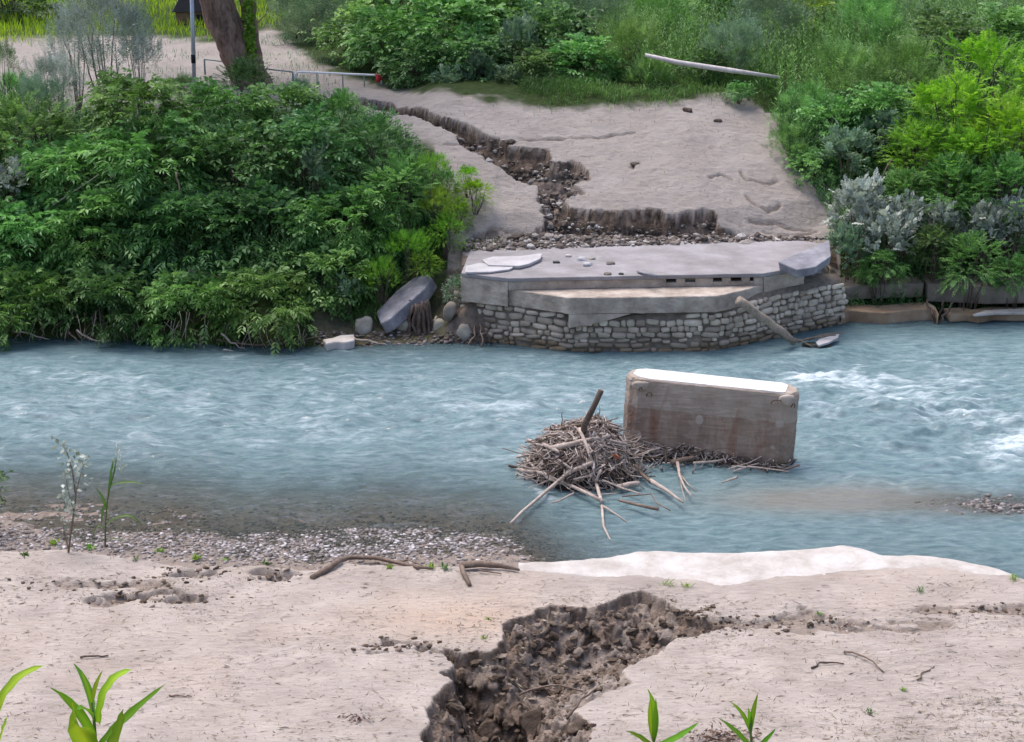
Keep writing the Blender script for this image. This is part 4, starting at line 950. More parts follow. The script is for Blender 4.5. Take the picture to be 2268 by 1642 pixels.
# ================================================================== DRIFTWOOD JAM AGAINST THE PIER
pc = P(1287, 1046, 0)
def pile_h(x, y):
    x = np.asarray(x, float); y = np.asarray(y, float)
    u, v = (x-pc.x)/1.15, (y-pc.y-.05)/1.05
    z = .76*np.clip(1-(u*u+v*v)**1.7, 0, 1)**.85*(1+.16*fbm(x*2.2, y*2.2, 17, 3))-.03+.25*np.exp(-((x-pc.x-.25)/.5)**2-((y-pc.y-.5)/.4)**2)
    tr = .30*np.exp(-((y-(p0.y-.12-.10*(x-p0.x)))/.22)**2)*sstep(pc.x+.4, pc.x+1.0, x)*(1-sstep(p1.x-.1, p1.x+.35, x))-.06
    return np.maximum(np.maximum(z, tr), 0)
def dp(a, b): return (1111.3+a*.3104, 800.1+b*.3104)
r = np.random.default_rng(33); V_, F_, T_ = [], [], []; cnt = 0; nvt = 0
gx = np.linspace(pc.x-1.5, p1.x+.3, 90); gy = np.linspace(pc.y-1.4, pc.y+1.5, 60); Xg, Yg, Fg = grid(gx, gy)
Zg = pile_h(Xg, Yg)-.10+.05*fbm(Xg*6, Yg*6, 5, 3); Zg = np.where(pile_h(Xg, Yg) <= .005, -1.6, Zg); V_.append(np.stack([Xg, Yg, Zg], -1).reshape(-1, 3)); nvt = len(V_[0]); F_ += Fg.tolist(); T_.append(np.zeros(nvt))
while cnt < 1900:
    x, y = pc.x+r.normal(0, .62), pc.y+r.normal(0, .55)
    if cnt > 1550: x = r.uniform(pc.x+.6, p1.x+.15); y = p0.y-.12-.10*(x-p0.x)+r.normal(0, .13)
    h = float(pile_h(x, y))
    if h < .02: continue
    L = r.uniform(.25, .95)*(1 if r.random() < .9 else 1.5); a = r.uniform(0, math.pi) if r.random() < .7 else r.normal(0, .5)
    dx, dy = math.cos(a)*L/2, math.sin(a)*L/2; rr = r.uniform(.005, .012)*(1+1.5*(r.random() > .82))
    q = []
    for t_ in (-1, -.35, .35, 1):
        xx, yy = x+dx*t_+r.normal(0, .06), y+dy*t_+r.normal(0, .06); q.append((xx, yy, max(h+np.clip(float(pile_h(xx, yy))-h, -.16, .16), -.02)+r.uniform(-.09, .07)+.16*abs(t_)*r.random()-.03))
    v, f = tube_arrays(q, [rr, rr, rr*.85, rr*.5], 4); V_.append(np.array(v)); F_ += [[i+nvt for i in ff] for ff in f]; nvt += len(v)
    T_.append(np.full(len(v), np.clip(r.beta(1.7, 1.4), .06, 1))); cnt += 1
t = NT('brushwood'); c = t.ramp(t.attr('tint'), (0, (.022, .016, .013)), (.25, (.13, .095, .078)), (.5, (.40, .325, .285)), (1, (.72, .64, .60)))
c = t.mix(t.ramp(t.noise(14, 4), (.35, .5), (.7, 0)), c, (.07, .05, .04)); M['brush'] = t.done(t.princ(c, .85, .2))
o = mesh('brushwood', np.concatenate(V_), [tuple(f) for f in F_], M['brush'], None, True, attrs=dict(tint=np.concatenate(T_)))
tag(o, kind='stuff', label='tangle of thin flood twigs heaped against the upstream end of the pier')
def on_pile(a, b, lift=0.): 
    q = hit(*dp(a, b), pile_h, 25, 31.5); return Vector((q.x, q.y, q.z+lift))
def branch(pts, r0, r1, mat, label, lifts=None, forks=(), seed=0):
    lifts = lifts or [.13]*len(pts); r0, r1 = r0*1.15, r1*1.15; P3 = [on_pile(a, b, l) for (a, b), l in zip(pts, lifts)]
    Q = []
    for u, v in zip(P3[:-1], P3[1:]): Q += [u.lerp(v, t_)+Vector(np.random.default_rng(seed+len(Q)).normal(0, .008, 3)) for t_ in (0, .33, .66)]
    Q.append(P3[-1]); br = []
    for fp, fr in forks: br.append(([on_pile(a, b, l) for a, b, l in fp], np.linspace(fr, fr*.4, len(fp))))
    return log('driftwood_branch', Q, np.linspace(r0, r1, len(Q)), mat, label, 'driftwood', 'branches in the driftwood jam', 7, .10, seed, br)
q0 = on_pile(575, 545, -.1); y_ = q0.y
ks = [PY(*dp(572, 560), y_), PY(*dp(590, 450), y_-.02), PY(*dp(630, 370), y_-.03), PY(*dp(670, 290), y_-.03), PY(*dp(708, 205), y_-.03)]
log('driftwood_log', ks, [.055, .065, .06, .054, .056], 'twig_dark', 'thick dark log standing upright in the driftwood jam', 'driftwood', 'branches in the driftwood jam', 9, .06, 3)
for i, (pts, r0, r1, mt, lab) in enumerate([
    ([(60, 1205), (180, 1080), (330, 950), (480, 830), (650, 765)], .022, .04, 'twig', 'long pale branch reaching from the jam down left into the water'),
    ([(120, 815), (300, 840), (480, 930), (700, 1035)], .035, .03, 'twig', 'straight pale branch slanting across the front of the jam'),
    ([(190, 605), (300, 640), (410, 695)], .04, .03, 'twig', 'short split branch sticking out of the left side of the jam'),
    ([(360, 665), (480, 640), (600, 605), (770, 575)], .055, .03, 'twig', 'thick pale barkless branch lying across the top of the jam'),
    ([(553, 530), (590, 620), (640, 755)], .035, .026, 'twig', 'pale branch leaning down from the foot of the upright log'),
    ([(310, 505), (440, 515), (600, 490), (720, 480)], .035, .02, 'twig_mid', 'brown horizontal branch at the back crest of the jam'),
    ([(820, 942), (900, 925), (975, 915)], .05, .045, 'twig', 'short stubby cut log at the front right of the jam'),
    ([(720, 895), (850, 950), (985, 990)], .018, .014, 'twig', 'thin straight pale stick low at the front of the jam'),
    ([(970, 712), (1050, 680), (1130, 660)], .022, .015, 'twig', 'pale stick pointing from the jam towards the pier face'),
    ([(1060, 895), (1150, 950), (1290, 1050)], .045, .02, 'twig', 'tapered branch running right and down into the calm water'),
    ([(1210, 765), (1290, 745), (1365, 733)], .05, .04, 'twig_mid', 'thick short branch at the foot of the pier left of centre'),
    ([(1360, 765), (1470, 755), (1580, 742)], .026, .018, 'twig', 'pale stick lying along the foot of the pier'),
    ([(1615, 815), (1760, 765), (1900, 690), (2085, 652)], .014, .008, 'twig', 'thin bowed branch rising along the right foot of the pier'),
    ([(1640, 795), (1800, 800), (2045, 832)], .014, .01, 'twig', 'thin straight stick floating under the bowed one'),
    ([(1650, 830), (1760, 790), (1830, 770)], .016, .012, 'twig', 'short stick crossing two others at the right end of the pier foot'),
    ([(830, 1035), (950, 1065), (1115, 1100)], .02, .028, 'twig_mid', 'brown stick lying flat in the water in front of the jam'),
    ([(350, 1052), (430, 1030), (510, 985)], .012, .018, 'twig', 'small curved twig at the lower left of the jam'),
    ([(1560, 905), (1610, 890), (1675, 868)], .012, .022, 'twig', 'single pale splinter drifting in front of the pier'),
    ([(940, 780), (990, 850), (1060, 905)], .035, .03, 'twig_mid', 'brown branch on the right flank of the jam'),
    ([(150, 660), (190, 760), (330, 880), (420, 920)], .02, .02, 'twig', 'bowed stick hugging the left flank of the jam'),
    ([(860, 1010), (960, 1000), (1060, 990), (1100, 1060), (1200, 1110)], .012, .01, 'twig_mid', 'wiry twig trailing off the front right of the jam')]):
    branch(pts, r0, r1, mt, lab, seed=i*5)
branch([(705, 815), (665, 905), (690, 980), (712, 1045)], .028, .03, 'twig', 'forked pale branch hanging from the front of the jam into the water', forks=[([(712, 1045, .06), (725, 1180, .01), (760, 1250, .0), (795, 1295, -.02)], .028), ([(712, 1045, .06), (820, 1100, .02), (915, 1158, -.01)], .022)], seed=91)
branch([(1250, 770), (1265, 850), (1300, 935), (1350, 1005)], .03, .012, 'twig', 'stripped branch of three strands dipping into the water beside the pier', forks=[([(1262, 790, .06), (1280, 900, .03), (1310, 1000, 0)], .02), ([(1255, 800, .06), (1320, 880, .03), (1390, 928, 0)], .018)], seed=95)
for i, (a, b, rr, mt, lab) in enumerate([((415, 505), (430, 355), .014, 'twig_mid', 'thin dark twig standing upright at the back left of the jam'), ((682, 520), (697, 305), .012, 'twig', 'thin pale twig standing beside the upright log'), ((350, 520), (345, 460), .022, 'twig_mid', 'short peg of wood upright at the back left corner of the jam'), ((690, 450), (830, 395), .016, 'twig_mid', 'dark twig pointing from the jam to the pier corner'), ((1360, 795), (1385, 712), .02, 'twig', 'little pale peg leaning on the pier foot')]):
    u = on_pile(*a); v = PY(*dp(*b), u.y); log('driftwood_twig', arc(u, v, (.01, 0, 0), 5, .008, i), np.linspace(rr, rr*.6, 6), mt, lab, 'driftwood', 'branches in the driftwood jam', 6, .1, i)
u = on_pile(810, 700, .06); rock('brick_fragment', u, (.075, .05, .06), M['red'], 5, 'small orange red fragment caught in the driftwood jam', 'debris', None, (0, .5, .3), .2, .6, 2)
M['red_brick'] = m_plain('orange_fragment', (.42, .13, .07), .8); bpy.data.objects['brick_fragment'].data.materials[0] = M['red_brick']

# ================================================================== PEBBLES AND LITTER (nobody could count them)
def pebbles(name, gen, n, label, seed, smin, smax):
    r = np.random.default_rng(seed); v0, f0_ = ico(1); V_, F_, T_ = [], [], []; k = 0; tries = 0
    while k < n and tries < n*60:
        tries += 1; q = gen(r)
        if q is None: continue
        x, y, z, dryness = q; s = smin+(smax-smin)*r.random()**2.2
        v = v0*(1+r.normal(0, .10, (len(v0), 1)))*np.array([s, s*r.uniform(.55, .95), s*r.uniform(.28, .5)])
        a = r.uniform(0, math.pi) if r.random() < .5 else r.normal(0, .4); c, s_ = math.cos(a), math.sin(a)
        tl = r.normal(0, .18); v = np.stack([v[:, 0]*c-v[:, 1]*s_, v[:, 0]*s_+v[:, 1]*c, v[:, 2]+v[:, 0]*tl], -1)
        V_.append(v+np.array([x, y, z+s*.10])); F_.append(f0_+len(v0)*k); T_.append(np.full(len(v0), np.clip(r.normal(.55, .22), 0, 1)*(.35+.65*dryness))); k += 1
    t = NT(name); c = t.ramp(t.attr('tint'), (0, (.05, .042, .037)), (.3, (.10, .083, .073)), (.6, (.22, .195, .19)), (1, (.56, .53, .55)))
    m = t.done(t.princ(c, .6, .35, t.bump(t.noise(30), .3, .01)))
    return tag(mesh(name, np.concatenate(V_), np.concatenate(F_), m, None, True, attrs=dict(tint=np.concatenate(T_))), kind='stuff', label=label)
def gen_bar(r):
    px, py = r.uniform(-60, 1450), r.uniform(1085, 1262)
    dens = math.exp(-((px-700)/290)**2-((py-1205)/34)**2)*1.3+.26*math.exp(-((py-1170)/65)**2)+.35*math.exp(-((px-1020)/180)**2-((py-1190)/28)**2)+.45*math.exp(-((px-200)/260)**2-((py-1200)/22)**2)+.25*math.exp(-((px-1250)/120)**2-((py-1215)/18)**2)
    if r.random() > dens: return None
    q = P(px, py, .0)
    if q.y < lip_y(q.x)+.05: return None
    z = nh(q.x, q.y)
    return (q.x, q.y, z, 1.0 if z > -.035 else .35 if z > -.1 else .15)
pebbles('gravel', gen_bar, 11500, 'gravel bar of flat pale pebbles at the near water edge', 61, .014, .058)
def gen_shoal(r):
    px, py = r.normal(2200, 75), r.normal(1114, 9)
    q = P(px, py, 0); z = nh(q.x, q.y)
    return None if q.x > 12 else (q.x, q.y, max(z, -.03), .75)
pebbles('shoal_gravel', gen_shoal, 420, 'low shoal of pebbles breaking the water at the right edge', 62, .03, .08)
def gen_shore(r):
    px, py = r.uniform(690, 1090), r.uniform(735, 768)
    q = hit(px, py, lambda a, b: far_h(a, b), 36, 45); return (q.x, q.y, q.z, r.choice([.3, .5, .9], p=[.5, .35, .15]))
pebbles('shore_stones', gen_shore, 420, 'small stones and rubble along the far waterline below the leaning slab', 63, .03, .10)
def litter(name, gen, n, mat, label, seed, L0, L1, W, up=.0, kind='stuff'):
    r = np.random.default_rng(seed); pts = []; 
    while len(pts) < n:
        q = gen(r)
        if q is not None: pts.append(q)
    pos = np.array(pts); a = np.where(r.random(n) < .7, r.normal(0, .5, n), r.uniform(0, 6.28, n)); a = np.where(r.random(n) < .5, a, a+math.pi)
    d = np.stack([np.cos(a), np.sin(a), up*r.uniform(.2, 1.2, n)+r.normal(.0, .10, n)], -1)
    nr = unit(np.stack([r.normal(0, .3, n), r.normal(0, .3, n), np.ones(n)], -1))
    V, F, T = blades(pos+np.array([0, 0, .008]), d, nr, L0+(L1-L0)*r.random(n)**2.5, np.full(n, W)*r.uniform(.6, 1.5, n), r.beta(1.2, 1.2, n), .3, .03)
    return tag(mesh(name, V, F, M[mat], None, False, attrs=dict(tint=T)), kind=kind, label=label)
def gen_sand(r):
    px, py = r.uniform(-80, 2360), 1215+470*r.random()
    dn = .28+.5*math.exp(-((py-1385)/38)**2)*(px > 1430)+.45*math.exp(-((py-1310)/45)**2)*(px < 620)+.45*(px > 1800)*(py > 1540)+.3*math.exp(-((px-960)/280)**2-((py-1370)/50)**2)
    if r.random() > dn*(.4+1.2*float(vn(px*.012, py*.03, 7))): return None
    if 1150 < px < 2250 and py < np.interp(px, [p[0] for p in low_px], [p[1] for p in low_px])-4: return None
    q = hit_fast(px, py)
    return None if q is None else q
_tab = {}
def hit_fast(px, py):
    q = P(px, py, .75)
    for _ in range(5): q = P(px, py, nh(q.x, q.y))
    return None if q.y > lip_y(q.x)-.02 or q.y < 15.8 else (q.x, q.y, nh(q.x, q.y))
litter('plant_litter', gen_sand, 8000, 'litter', 'flattened bits of dead stalk and bark strewn over the near sand', 71, .02, .17, .012)
litter('stubble', gen_sand, 1800, 'dry_grass', 'sparse dry stubble and sprouts standing in the near sand', 72, .03, .11, .007, 3.)
def leafpile(px, py, sx, sy, n, label, seed, zoff=.02):
    r = np.random.default_rng(seed); pos = []; tw = 0
    while len(pos) < n:
        q = hit_fast(px+r.normal(0, sx), py+r.normal(0, sy))
        if q: pos.append(q)
    pos = np.array(pos)+np.stack([0*np.zeros(n), np.zeros(n), r.uniform(0, .05, n)], -1)
    V, F, T = blades(pos, r.normal(0, 1, (n, 3))*np.array([1, 1, .35]), unit(r.normal(0, .5, (n, 3))+np.array([0, 0, 1.])), r.uniform(.05, .10, n), r.uniform(.02, .04, n), r.random(n), .35, .1)
    c = pos.mean(0); tag(mesh('leaf_pile', V-c, F, M['dead_leaf'], None, False, attrs=dict(tint=T), loc=tuple(c)), label, kind='stuff')
def gen_crumb(r):
    q = gn_poly[0]; x, y = r.uniform(-1.5, 3.4), r.uniform(16.4, 22.6)
    if sdf(gn_poly, np.array([x]), np.array([y]))[0] < .02: return None
    return (x, y, nh(x, y), r.choice([.1, .3, .55, .9], p=[.35, .35, .2, .1]))
o = pebbles('soil_crumbs', gen_crumb, 900, 'broken crumbs of soil covering the floor and walls of the near gully', 64, .02, .09)
o.data.polygons.foreach_set('use_smooth', np.zeros(len(o.data.polygons), bool))
t_ = NT('crumb_soil'); M['crumb'] = t_.done(t_.princ(t_.ramp(t_.attr('tint'), (0, (.045, .032, .025)), (.35, (.12, .09, .07)), (.7, (.25, .20, .17)), (1, (.42, .36, .32))), .95, .1, t_.bump(t_.noise(25), .6, .02))); o.data.materials[0] = M['crumb']
def gen_lip(r):
    c = [(420, 1268, 45, 9), (330, 1326, 70, 6), (610, 1274, 26, 7), (250, 1290, 120, 10), (1720, 1380, 120, 9), (2180, 1352, 80, 7), (1560, 1392, 60, 10), (880, 1432, 60, 5)][r.integers(8)]
    q = hit_fast(r.normal(c[0], c[2]), r.normal(c[1], c[3])); return None if q is None else (*q, r.choice([.15, .4, .8]))
o = pebbles('soil_crumbs', gen_lip, 700, 'loose crumbs of dark soil along the broken scarps of the near sand', 65, .012, .06); o.data.materials[0] = M['crumb']
leafpile(1600, 1634, 38, 10, 260, 'heap of curled dark dead leaves behind the right grass shoot', 81)
leafpile(788, 1592, 16, 5, 40, 'small clump of curled dead leaves on the sand left of the gully', 82)
leafpile(1872, 1388, 12, 4, 30, 'small clump of dead leaves on the sand right of the gully', 83)

# ================================================================== FAR BANK FURNITURE
tg = hit(535, 185, far_h, 44); ty = 52.0
def tp(px, py, dy=0.): return PY(px, py, ty+dy)
tree = thing('leaning_tree', (tp(545, 190).x, ty, fh(tp(545, 190).x, ty)), 'large leaning tree with rough reddish bark and ivy on its right side', 'tree'); TL = Vector(tree.location)
mb = MB(); ctr = [(566, 215, .88), (551, 175, .76), (534, 130, .70), (512, 85, .68), (490, 35, .68), (472, -20, .68), (450, -80, .66), (415, -160, .6), (380, -300, .5)]
mb.tube([tp(a, b)-TL for a, b, c in ctr], [c*.76 for a, b, c in ctr], 18, .10, 4)
mb.tube([tp(560, 210, .3)-TL, tp(556, 120, .3)-TL, tp(552, 60, .3)-TL, tp(548, 0, .2)-TL, tp(556, -100, .2)-TL], [.42, .33, .27, .24, .2], 12, .10, 5)
for k in range(7):
    a = .4+k*.85; mb.tube(arc(tp(382, -290)-TL, tp(380, -300)-TL+Vector((3.2*math.cos(a), 3.2*math.sin(a), 2.5+k*.4)), (0, 0, .6), 6, .1, k), np.linspace(.26, .05, 7), 7, .1, k)
roughen(mb.build('trunk', M['bark'], tree, True), 2, .22, .35)
r = np.random.default_rng(4); n = 900; s_ = r.random(n); pos = np.array([tp(557-8*a_+r.normal(0, 6), 205-215*a_, -.35+r.normal(0, .1))-TL for a_ in s_])
d = r.normal(0, .6, (n, 3))+np.array([.1, -.5, -.5]); V, F, T = blades(pos, d, unit(r.normal(0, .4, (n, 3))+np.array([0, -1., .5])), r.uniform(.09, .16, n), r.uniform(.07, .11, n), r.random(n), .1, .1)
mesh('ivy', V, F, M['leaf_fresh'], tree, False, attrs=dict(tint=T*.6))
V, F, T = shrub_mesh('crown', 77, 'broad', None, nclump=70, per=14); 
mesh('crown', V*np.array([4.2, 4.2, 2.6])+np.array(tp(380, -300)-TL)+np.array([0, 0, 4.2]), F, M['leaf_mid'], tree, False, attrs=dict(tint=T))
# sapling stems right of the trunk
log('sapling', [tp(563, 150, 1), tp(560, 90, 1), tp(556, 30, 1), tp(560, -60, 1)], [.06, .05, .045, .03], 'bark', 'thin dark sapling stem rising just right of the leaning tree', 'tree', seed=3, branches=[([tp(557, 60, 1), tp(575, 45, 1), tp(590, 30, 1)], [.03, .02, .012]), ([tp(556, 40, 1), tp(548, 15, 1), tp(546, -30, 1)], [.03, .022, .015])])
# metal post
a_ = PY(428, 168, 50.6); mb = MB(); b_ = PY(423, -60, 50.6); a_.z = fh(a_.x, a_.y)-.1
post = thing('metal_post', a_, 'slim grey metal post in front of the little hut', 'post')
mb.tube([Vector((0, 0, 0)), b_-a_], .062, 10); mb.build('pole', M['metal'], post, True); mb = MB(); u = (PY(428, 130, 50.6)-a_); mb.tube([u-Vector((0, 0, .13)), u+Vector((0, 0, .13))], .072, 10); mb.build('band', M['black_roof'], post, True)
# hut
hb = hit(425, 53, far_h, 50); hy = hb.y; hp0, hp1 = PY(390, 52, hy), PY(474, 52, hy); zt_ = PY(390, 26, hy).z; zb_ = hp0.z-.15; wd = hp1.x-hp0.x
hut = thing('wooden_hut', ((hp0.x+hp1.x)/2, hy+.5, zb_), 'little wooden hut with a steep black roof on the meadow behind the tree', 'hut')
mb = MB(); mb.box((0, 0, (zt_-zb_)/2), (wd, 1.1, zt_-zb_)); mb.build('wall', M['brown_wood'], hut, bevel=.02)
hh = zt_-zb_; mb = MB(); rt = hh+1.05; e_ = .1
mb.add([(-wd/2-e_, -.65, hh), (wd/2+e_, -.65, hh), (wd/2+e_, .65, hh), (-wd/2-e_, .65, hh), (-wd*.22, -.12, rt), (wd*.22, -.12, rt), (wd*.22, .12, rt), (-wd*.22, .12, rt)], [(3, 2, 1, 0), (0, 1, 5, 4), (1, 2, 6, 5), (2, 3, 7, 6), (3, 0, 4, 7), (4, 5, 6, 7)])
mb.build('roof', M['black_roof'], hut, bevel=.02); mb = MB(); mb.box((wd*.22, -.56, hh*.45), (wd*.34, .05, hh*.8)); mb.build('door', M['black_roof'], hut, bevel=.01)
# barrier with red end
bE, bS = hit(844, 187, far_h, 44), hit(655, 200, far_h, 44); rl = PY(842, 166, bE.y).z
rail = thing('barrier_rail', ((bE.x+bS.x)/2, (bE.y+bS.y)/2, (bE.z+bS.z)/2), 'low metal barrier rail with a red painted end at the start of the fissure', 'barrier'); RL = Vector(rail.location)
rS = PY(660, 159, bS.y)
mb = MB(); mb.tube([bS+Vector((0, 0, -.1))-RL, Vector((bS.x, bS.y, rS.z-.12))-RL, Vector((bS.x+.05, bS.y, rS.z-.02))-RL, Vector((bS.x+.15, bS.y, rS.z))-RL, Vector((bE.x-.15, bE.y, rl))-RL, Vector((bE.x-.04, bE.y, rl-.03))-RL, Vector((bE.x, bE.y, rl-.13))-RL, bE-RL+Vector((0, 0, -.1))], .032, 8); mb.build('rail', M['white_paint'], rail, True)
mb = MB(); mb.tube([Vector((bE.x-.09, bE.y-.02, rl-.02))-RL, Vector((bE.x-.09, bE.y-.02, bE.z+.08))-RL], .075, 8); mb.build('red_sleeve', M['red'], rail, True)
mb = MB(); mb.tube([Vector((bE.x-.16, bE.y, rl))-RL, Vector((bE.x-.04, bE.y, rl-.03))-RL, Vector((bE.x+.004, bE.y, rl-.15))-RL], .055, 8); mb.build('red_cap', M['red'], rail, True)
for t_ in (.25, .55, .8):
    q = bS.lerp(bE, t_)-RL; zz = rS.z+(rl-rS.z)*t_-RL.z; mb = MB(); mb.tube([q+Vector((0, 0, -.2)), Vector((q.x, q.y, zz))], .02, 6); mb.build('post', M['dark_metal'], rail, True)
for i, (x0, y0_, x1, y1_, lab) in enumerate([(588, 152, 648, 159, 'dull thin rail between the tree and the red ended barrier'), (452, 131, 512, 138, 'bent dull rail half hidden left of the leaning tree')]):
    g0, g1 = hit(x0, y0_+34, far_h, 44), hit(x1, y1_+34, far_h, 44); u, v = PY(x0, y0_, g0.y), PY(x1, y1_, g0.y); g1.y = g0.y
    o = thing('thin_rail', g0, lab, 'barrier'); mb = MB(); mb.tube([u-g0, v-g0], .022, 7); mb.build('rail', M['dark_metal'], o, True)
    for q in (u, v): mb = MB(); mb.tube([q-g0, Vector((q.x, q.y, fh(q.x, q.y)-.1))-g0], .03, 7); mb.build('post', M['dark_metal'], o, True)
log('fallen_pole', [PY(1428, 121, 48.6), PY(1500, 138, 48.5), PY(1620, 156, 48.3), PY(1727, 171, 48.2)], [.055, .075, .075, .04], 'pole_wood', 'long bleached bare trunk fallen across the tall weeds', 'fallen trunk', seed=2)
for i, (px, py, s, lab) in enumerate([(1588, 268, .14, 'brown clod lying near the top of the silt slope'), (1522, 245, .16, 'dark clod under the weeds at the top of the slope'), (1404, 366, .15, 'square sunken clod in the middle of the silt slope')]):
    q = hit(px, py, far_h, 40); rock('soil_clod', q, (s, s*.8, s*.5), M['clod'], 300+i, lab, 'soil clod', 'clods on the silt slope', rough=.3)

# ================================================================== VEGETATION: every bush a thing
def bush(px, py, Y, R, style, mat, label, name='bush', group=None, **k):
    return shrub(name, PY(px, py, Y), R, style, mat, label, 'bush', group, **k)
GL, GT, GR = 'bushes on the left far bank', 'bushes along the top of the far bank', 'bushes on the right far bank'
for a in [
 (60, 684, 38.7, 1.2, 'pinnate', 'leaf_mid', 'feathery bush hanging over the water at the left edge'),
 (235, 684, 38.5, 1.1, 'pinnate', 'leaf_dark', 'low dark bush over the waterline, second from the left edge'),
 (430, 690, 38.4, 1.1, 'pinnate', 'leaf_mid', 'drooping bush above the bare roots at the waterline'),
 (590, 682, 38.3, 1.1, 'pinnate', 'leaf_mid', 'light feathery bush touching the water left of the white stone'),
 (735, 620, 39.2, .95, 'broad', 'leaf_mid', 'broad leaved bush directly behind the white stone'),
 (60, 545, 40.2, 1.25, 'pinnate', 'leaf_mid', 'middling green bush at the left edge above the feathery waterside one'),
 (230, 520, 40.3, 1.3, 'pinnate', 'leaf_mid', 'thick bush below the dark thicket hollow on the left'),
 (420, 530, 40.2, 1.3, 'pinnate', 'leaf_dark', 'deep green bush in the centre of the left thicket'),
 (600, 520, 40.2, 1.25, 'broad', 'leaf_dark', 'dark broad leaved bush in the middle of the left thicket'),
 (770, 500, 40.4, 1.1, 'pinnate', 'leaf_mid', 'arching bush between the dark thicket and the bank grass'),
 (880, 430, 41.2, .95, 'fine', 'leaf_mid', 'fine leaved bush at the right end of the left thicket near the silt'),
 (150, 410, 41.6, 1.3, 'pinnate', 'leaf_mid', 'tangled bush at mid height by the left edge'),
 (330, 375, 41.6, 1.4, 'pinnate', 'leaf_mid', 'big bush with bright hanging sprays left of centre of the thicket'),
 (520, 380, 41.7, 1.35, 'broad', 'leaf_dark', 'dense dark bush below the leaning tree'),
 (690, 350, 42.0, 1.25, 'broad', 'leaf_dark', 'dark rounded bush right of the one below the tree'),
 (830, 340, 42.6, .95, 'fine', 'leaf_dark', 'small leaved dark bush by the start of the fissure'),
 (300, 262, 43.0, 1.15, 'pinnate', 'leaf_mid', 'tall bush with drooping pale sprays at the crest of the left thicket'),
 (60, 330, 42.6, 1.3, 'fine', 'leaf_mid', 'soft hazy green bush high at the left edge'),
 (480, 265, 43.6, 1.05, 'pinnate', 'leaf_mid', 'leafy bush at the crest straight below the metal post'),
 (630, 262, 44.0, 1.0, 'broad', 'leaf_mid', 'leafy bush at the crest right of the tree foot'),
 (760, 272, 44.0, .8, 'fine', 'leaf_mid', 'low bush in front of the red ended barrier'),
 (545, 195, 47.5, .75, 'fine', 'leaf_dark', 'dark bush wrapped round the foot of the leaning tree'),
 (-120, 560, 40, 1.6, 'pinnate', 'leaf_mid', 'bush just outside the left edge above the water'),
 (-110, 360, 42.5, 1.6, 'pinnate', 'leaf_mid', 'bush just outside the left edge high on the bank')]:
    bush(*a, group=GL)
for a in [
 (22, 395, 40.7, (.5, .5, .62), 'silver', 'leaf_silver', 'small silver leaved shoot at the left edge'),
 (694, 372, 40.9, (.36, .36, .62), 'silver', 'leaf_willow', 'narrow silver leaved shoot in the middle of the left thicket'),
 (770, 640, 38.6, (.3, .3, .35), 'silver', 'leaf_willow', 'little grey leaved shoot above the shore stones')]:
    bush(*a, name='silver_shoot', group='silver shoots among the left bushes', nvar=2, nclump=20, per=8)
for a in [(232, 95, 47.0, (1.05, 1.05, 1.5), 'tall thin grey willow in front of the bright meadow'), (120, 195, 46.0, (.75, .75, .8), 'short grey willow left of the tall one'), (165, 120, 48.5, (.8, .7, 1.3), 'spindly pale willow behind the short grey one'), (305, 115, 47.6, (.55, .55, 1.25), 'almost leafless willow on the right of the tall grey one')]:
    bush(a[0], a[1], a[2], a[3], 'willow', 'leaf_silver', a[4], name='willow_bush', group='grey willows by the path', nvar=2, nclump=52, per=8, stem='twig_mid')
bush(8, 165, 45, (.55, .55, .75), 'willow', 'leaf_dark', 'dark bush with long hanging leaves at the left edge of the path', group=GL, nvar=1, nclump=24, per=9)
bush(25, -5, 66, 1.5, 'broad', 'leaf_dark', 'dark bush in the top left corner behind the meadow', group=GT)
bush(1052, 428, 41.6, (.42, .42, .36), 'fine', 'leaf_yellow', 'little yellow green bush on the silt left of the gully', name='small_bush', nvar=1, nclump=40, per=14)
bush(1012, 478, 41.0, (.36, .36, .44), 'fine', 'leaf_fresh', 'fresh green little bush below the yellow green one', name='small_bush', nvar=1, nclump=40, per=14)
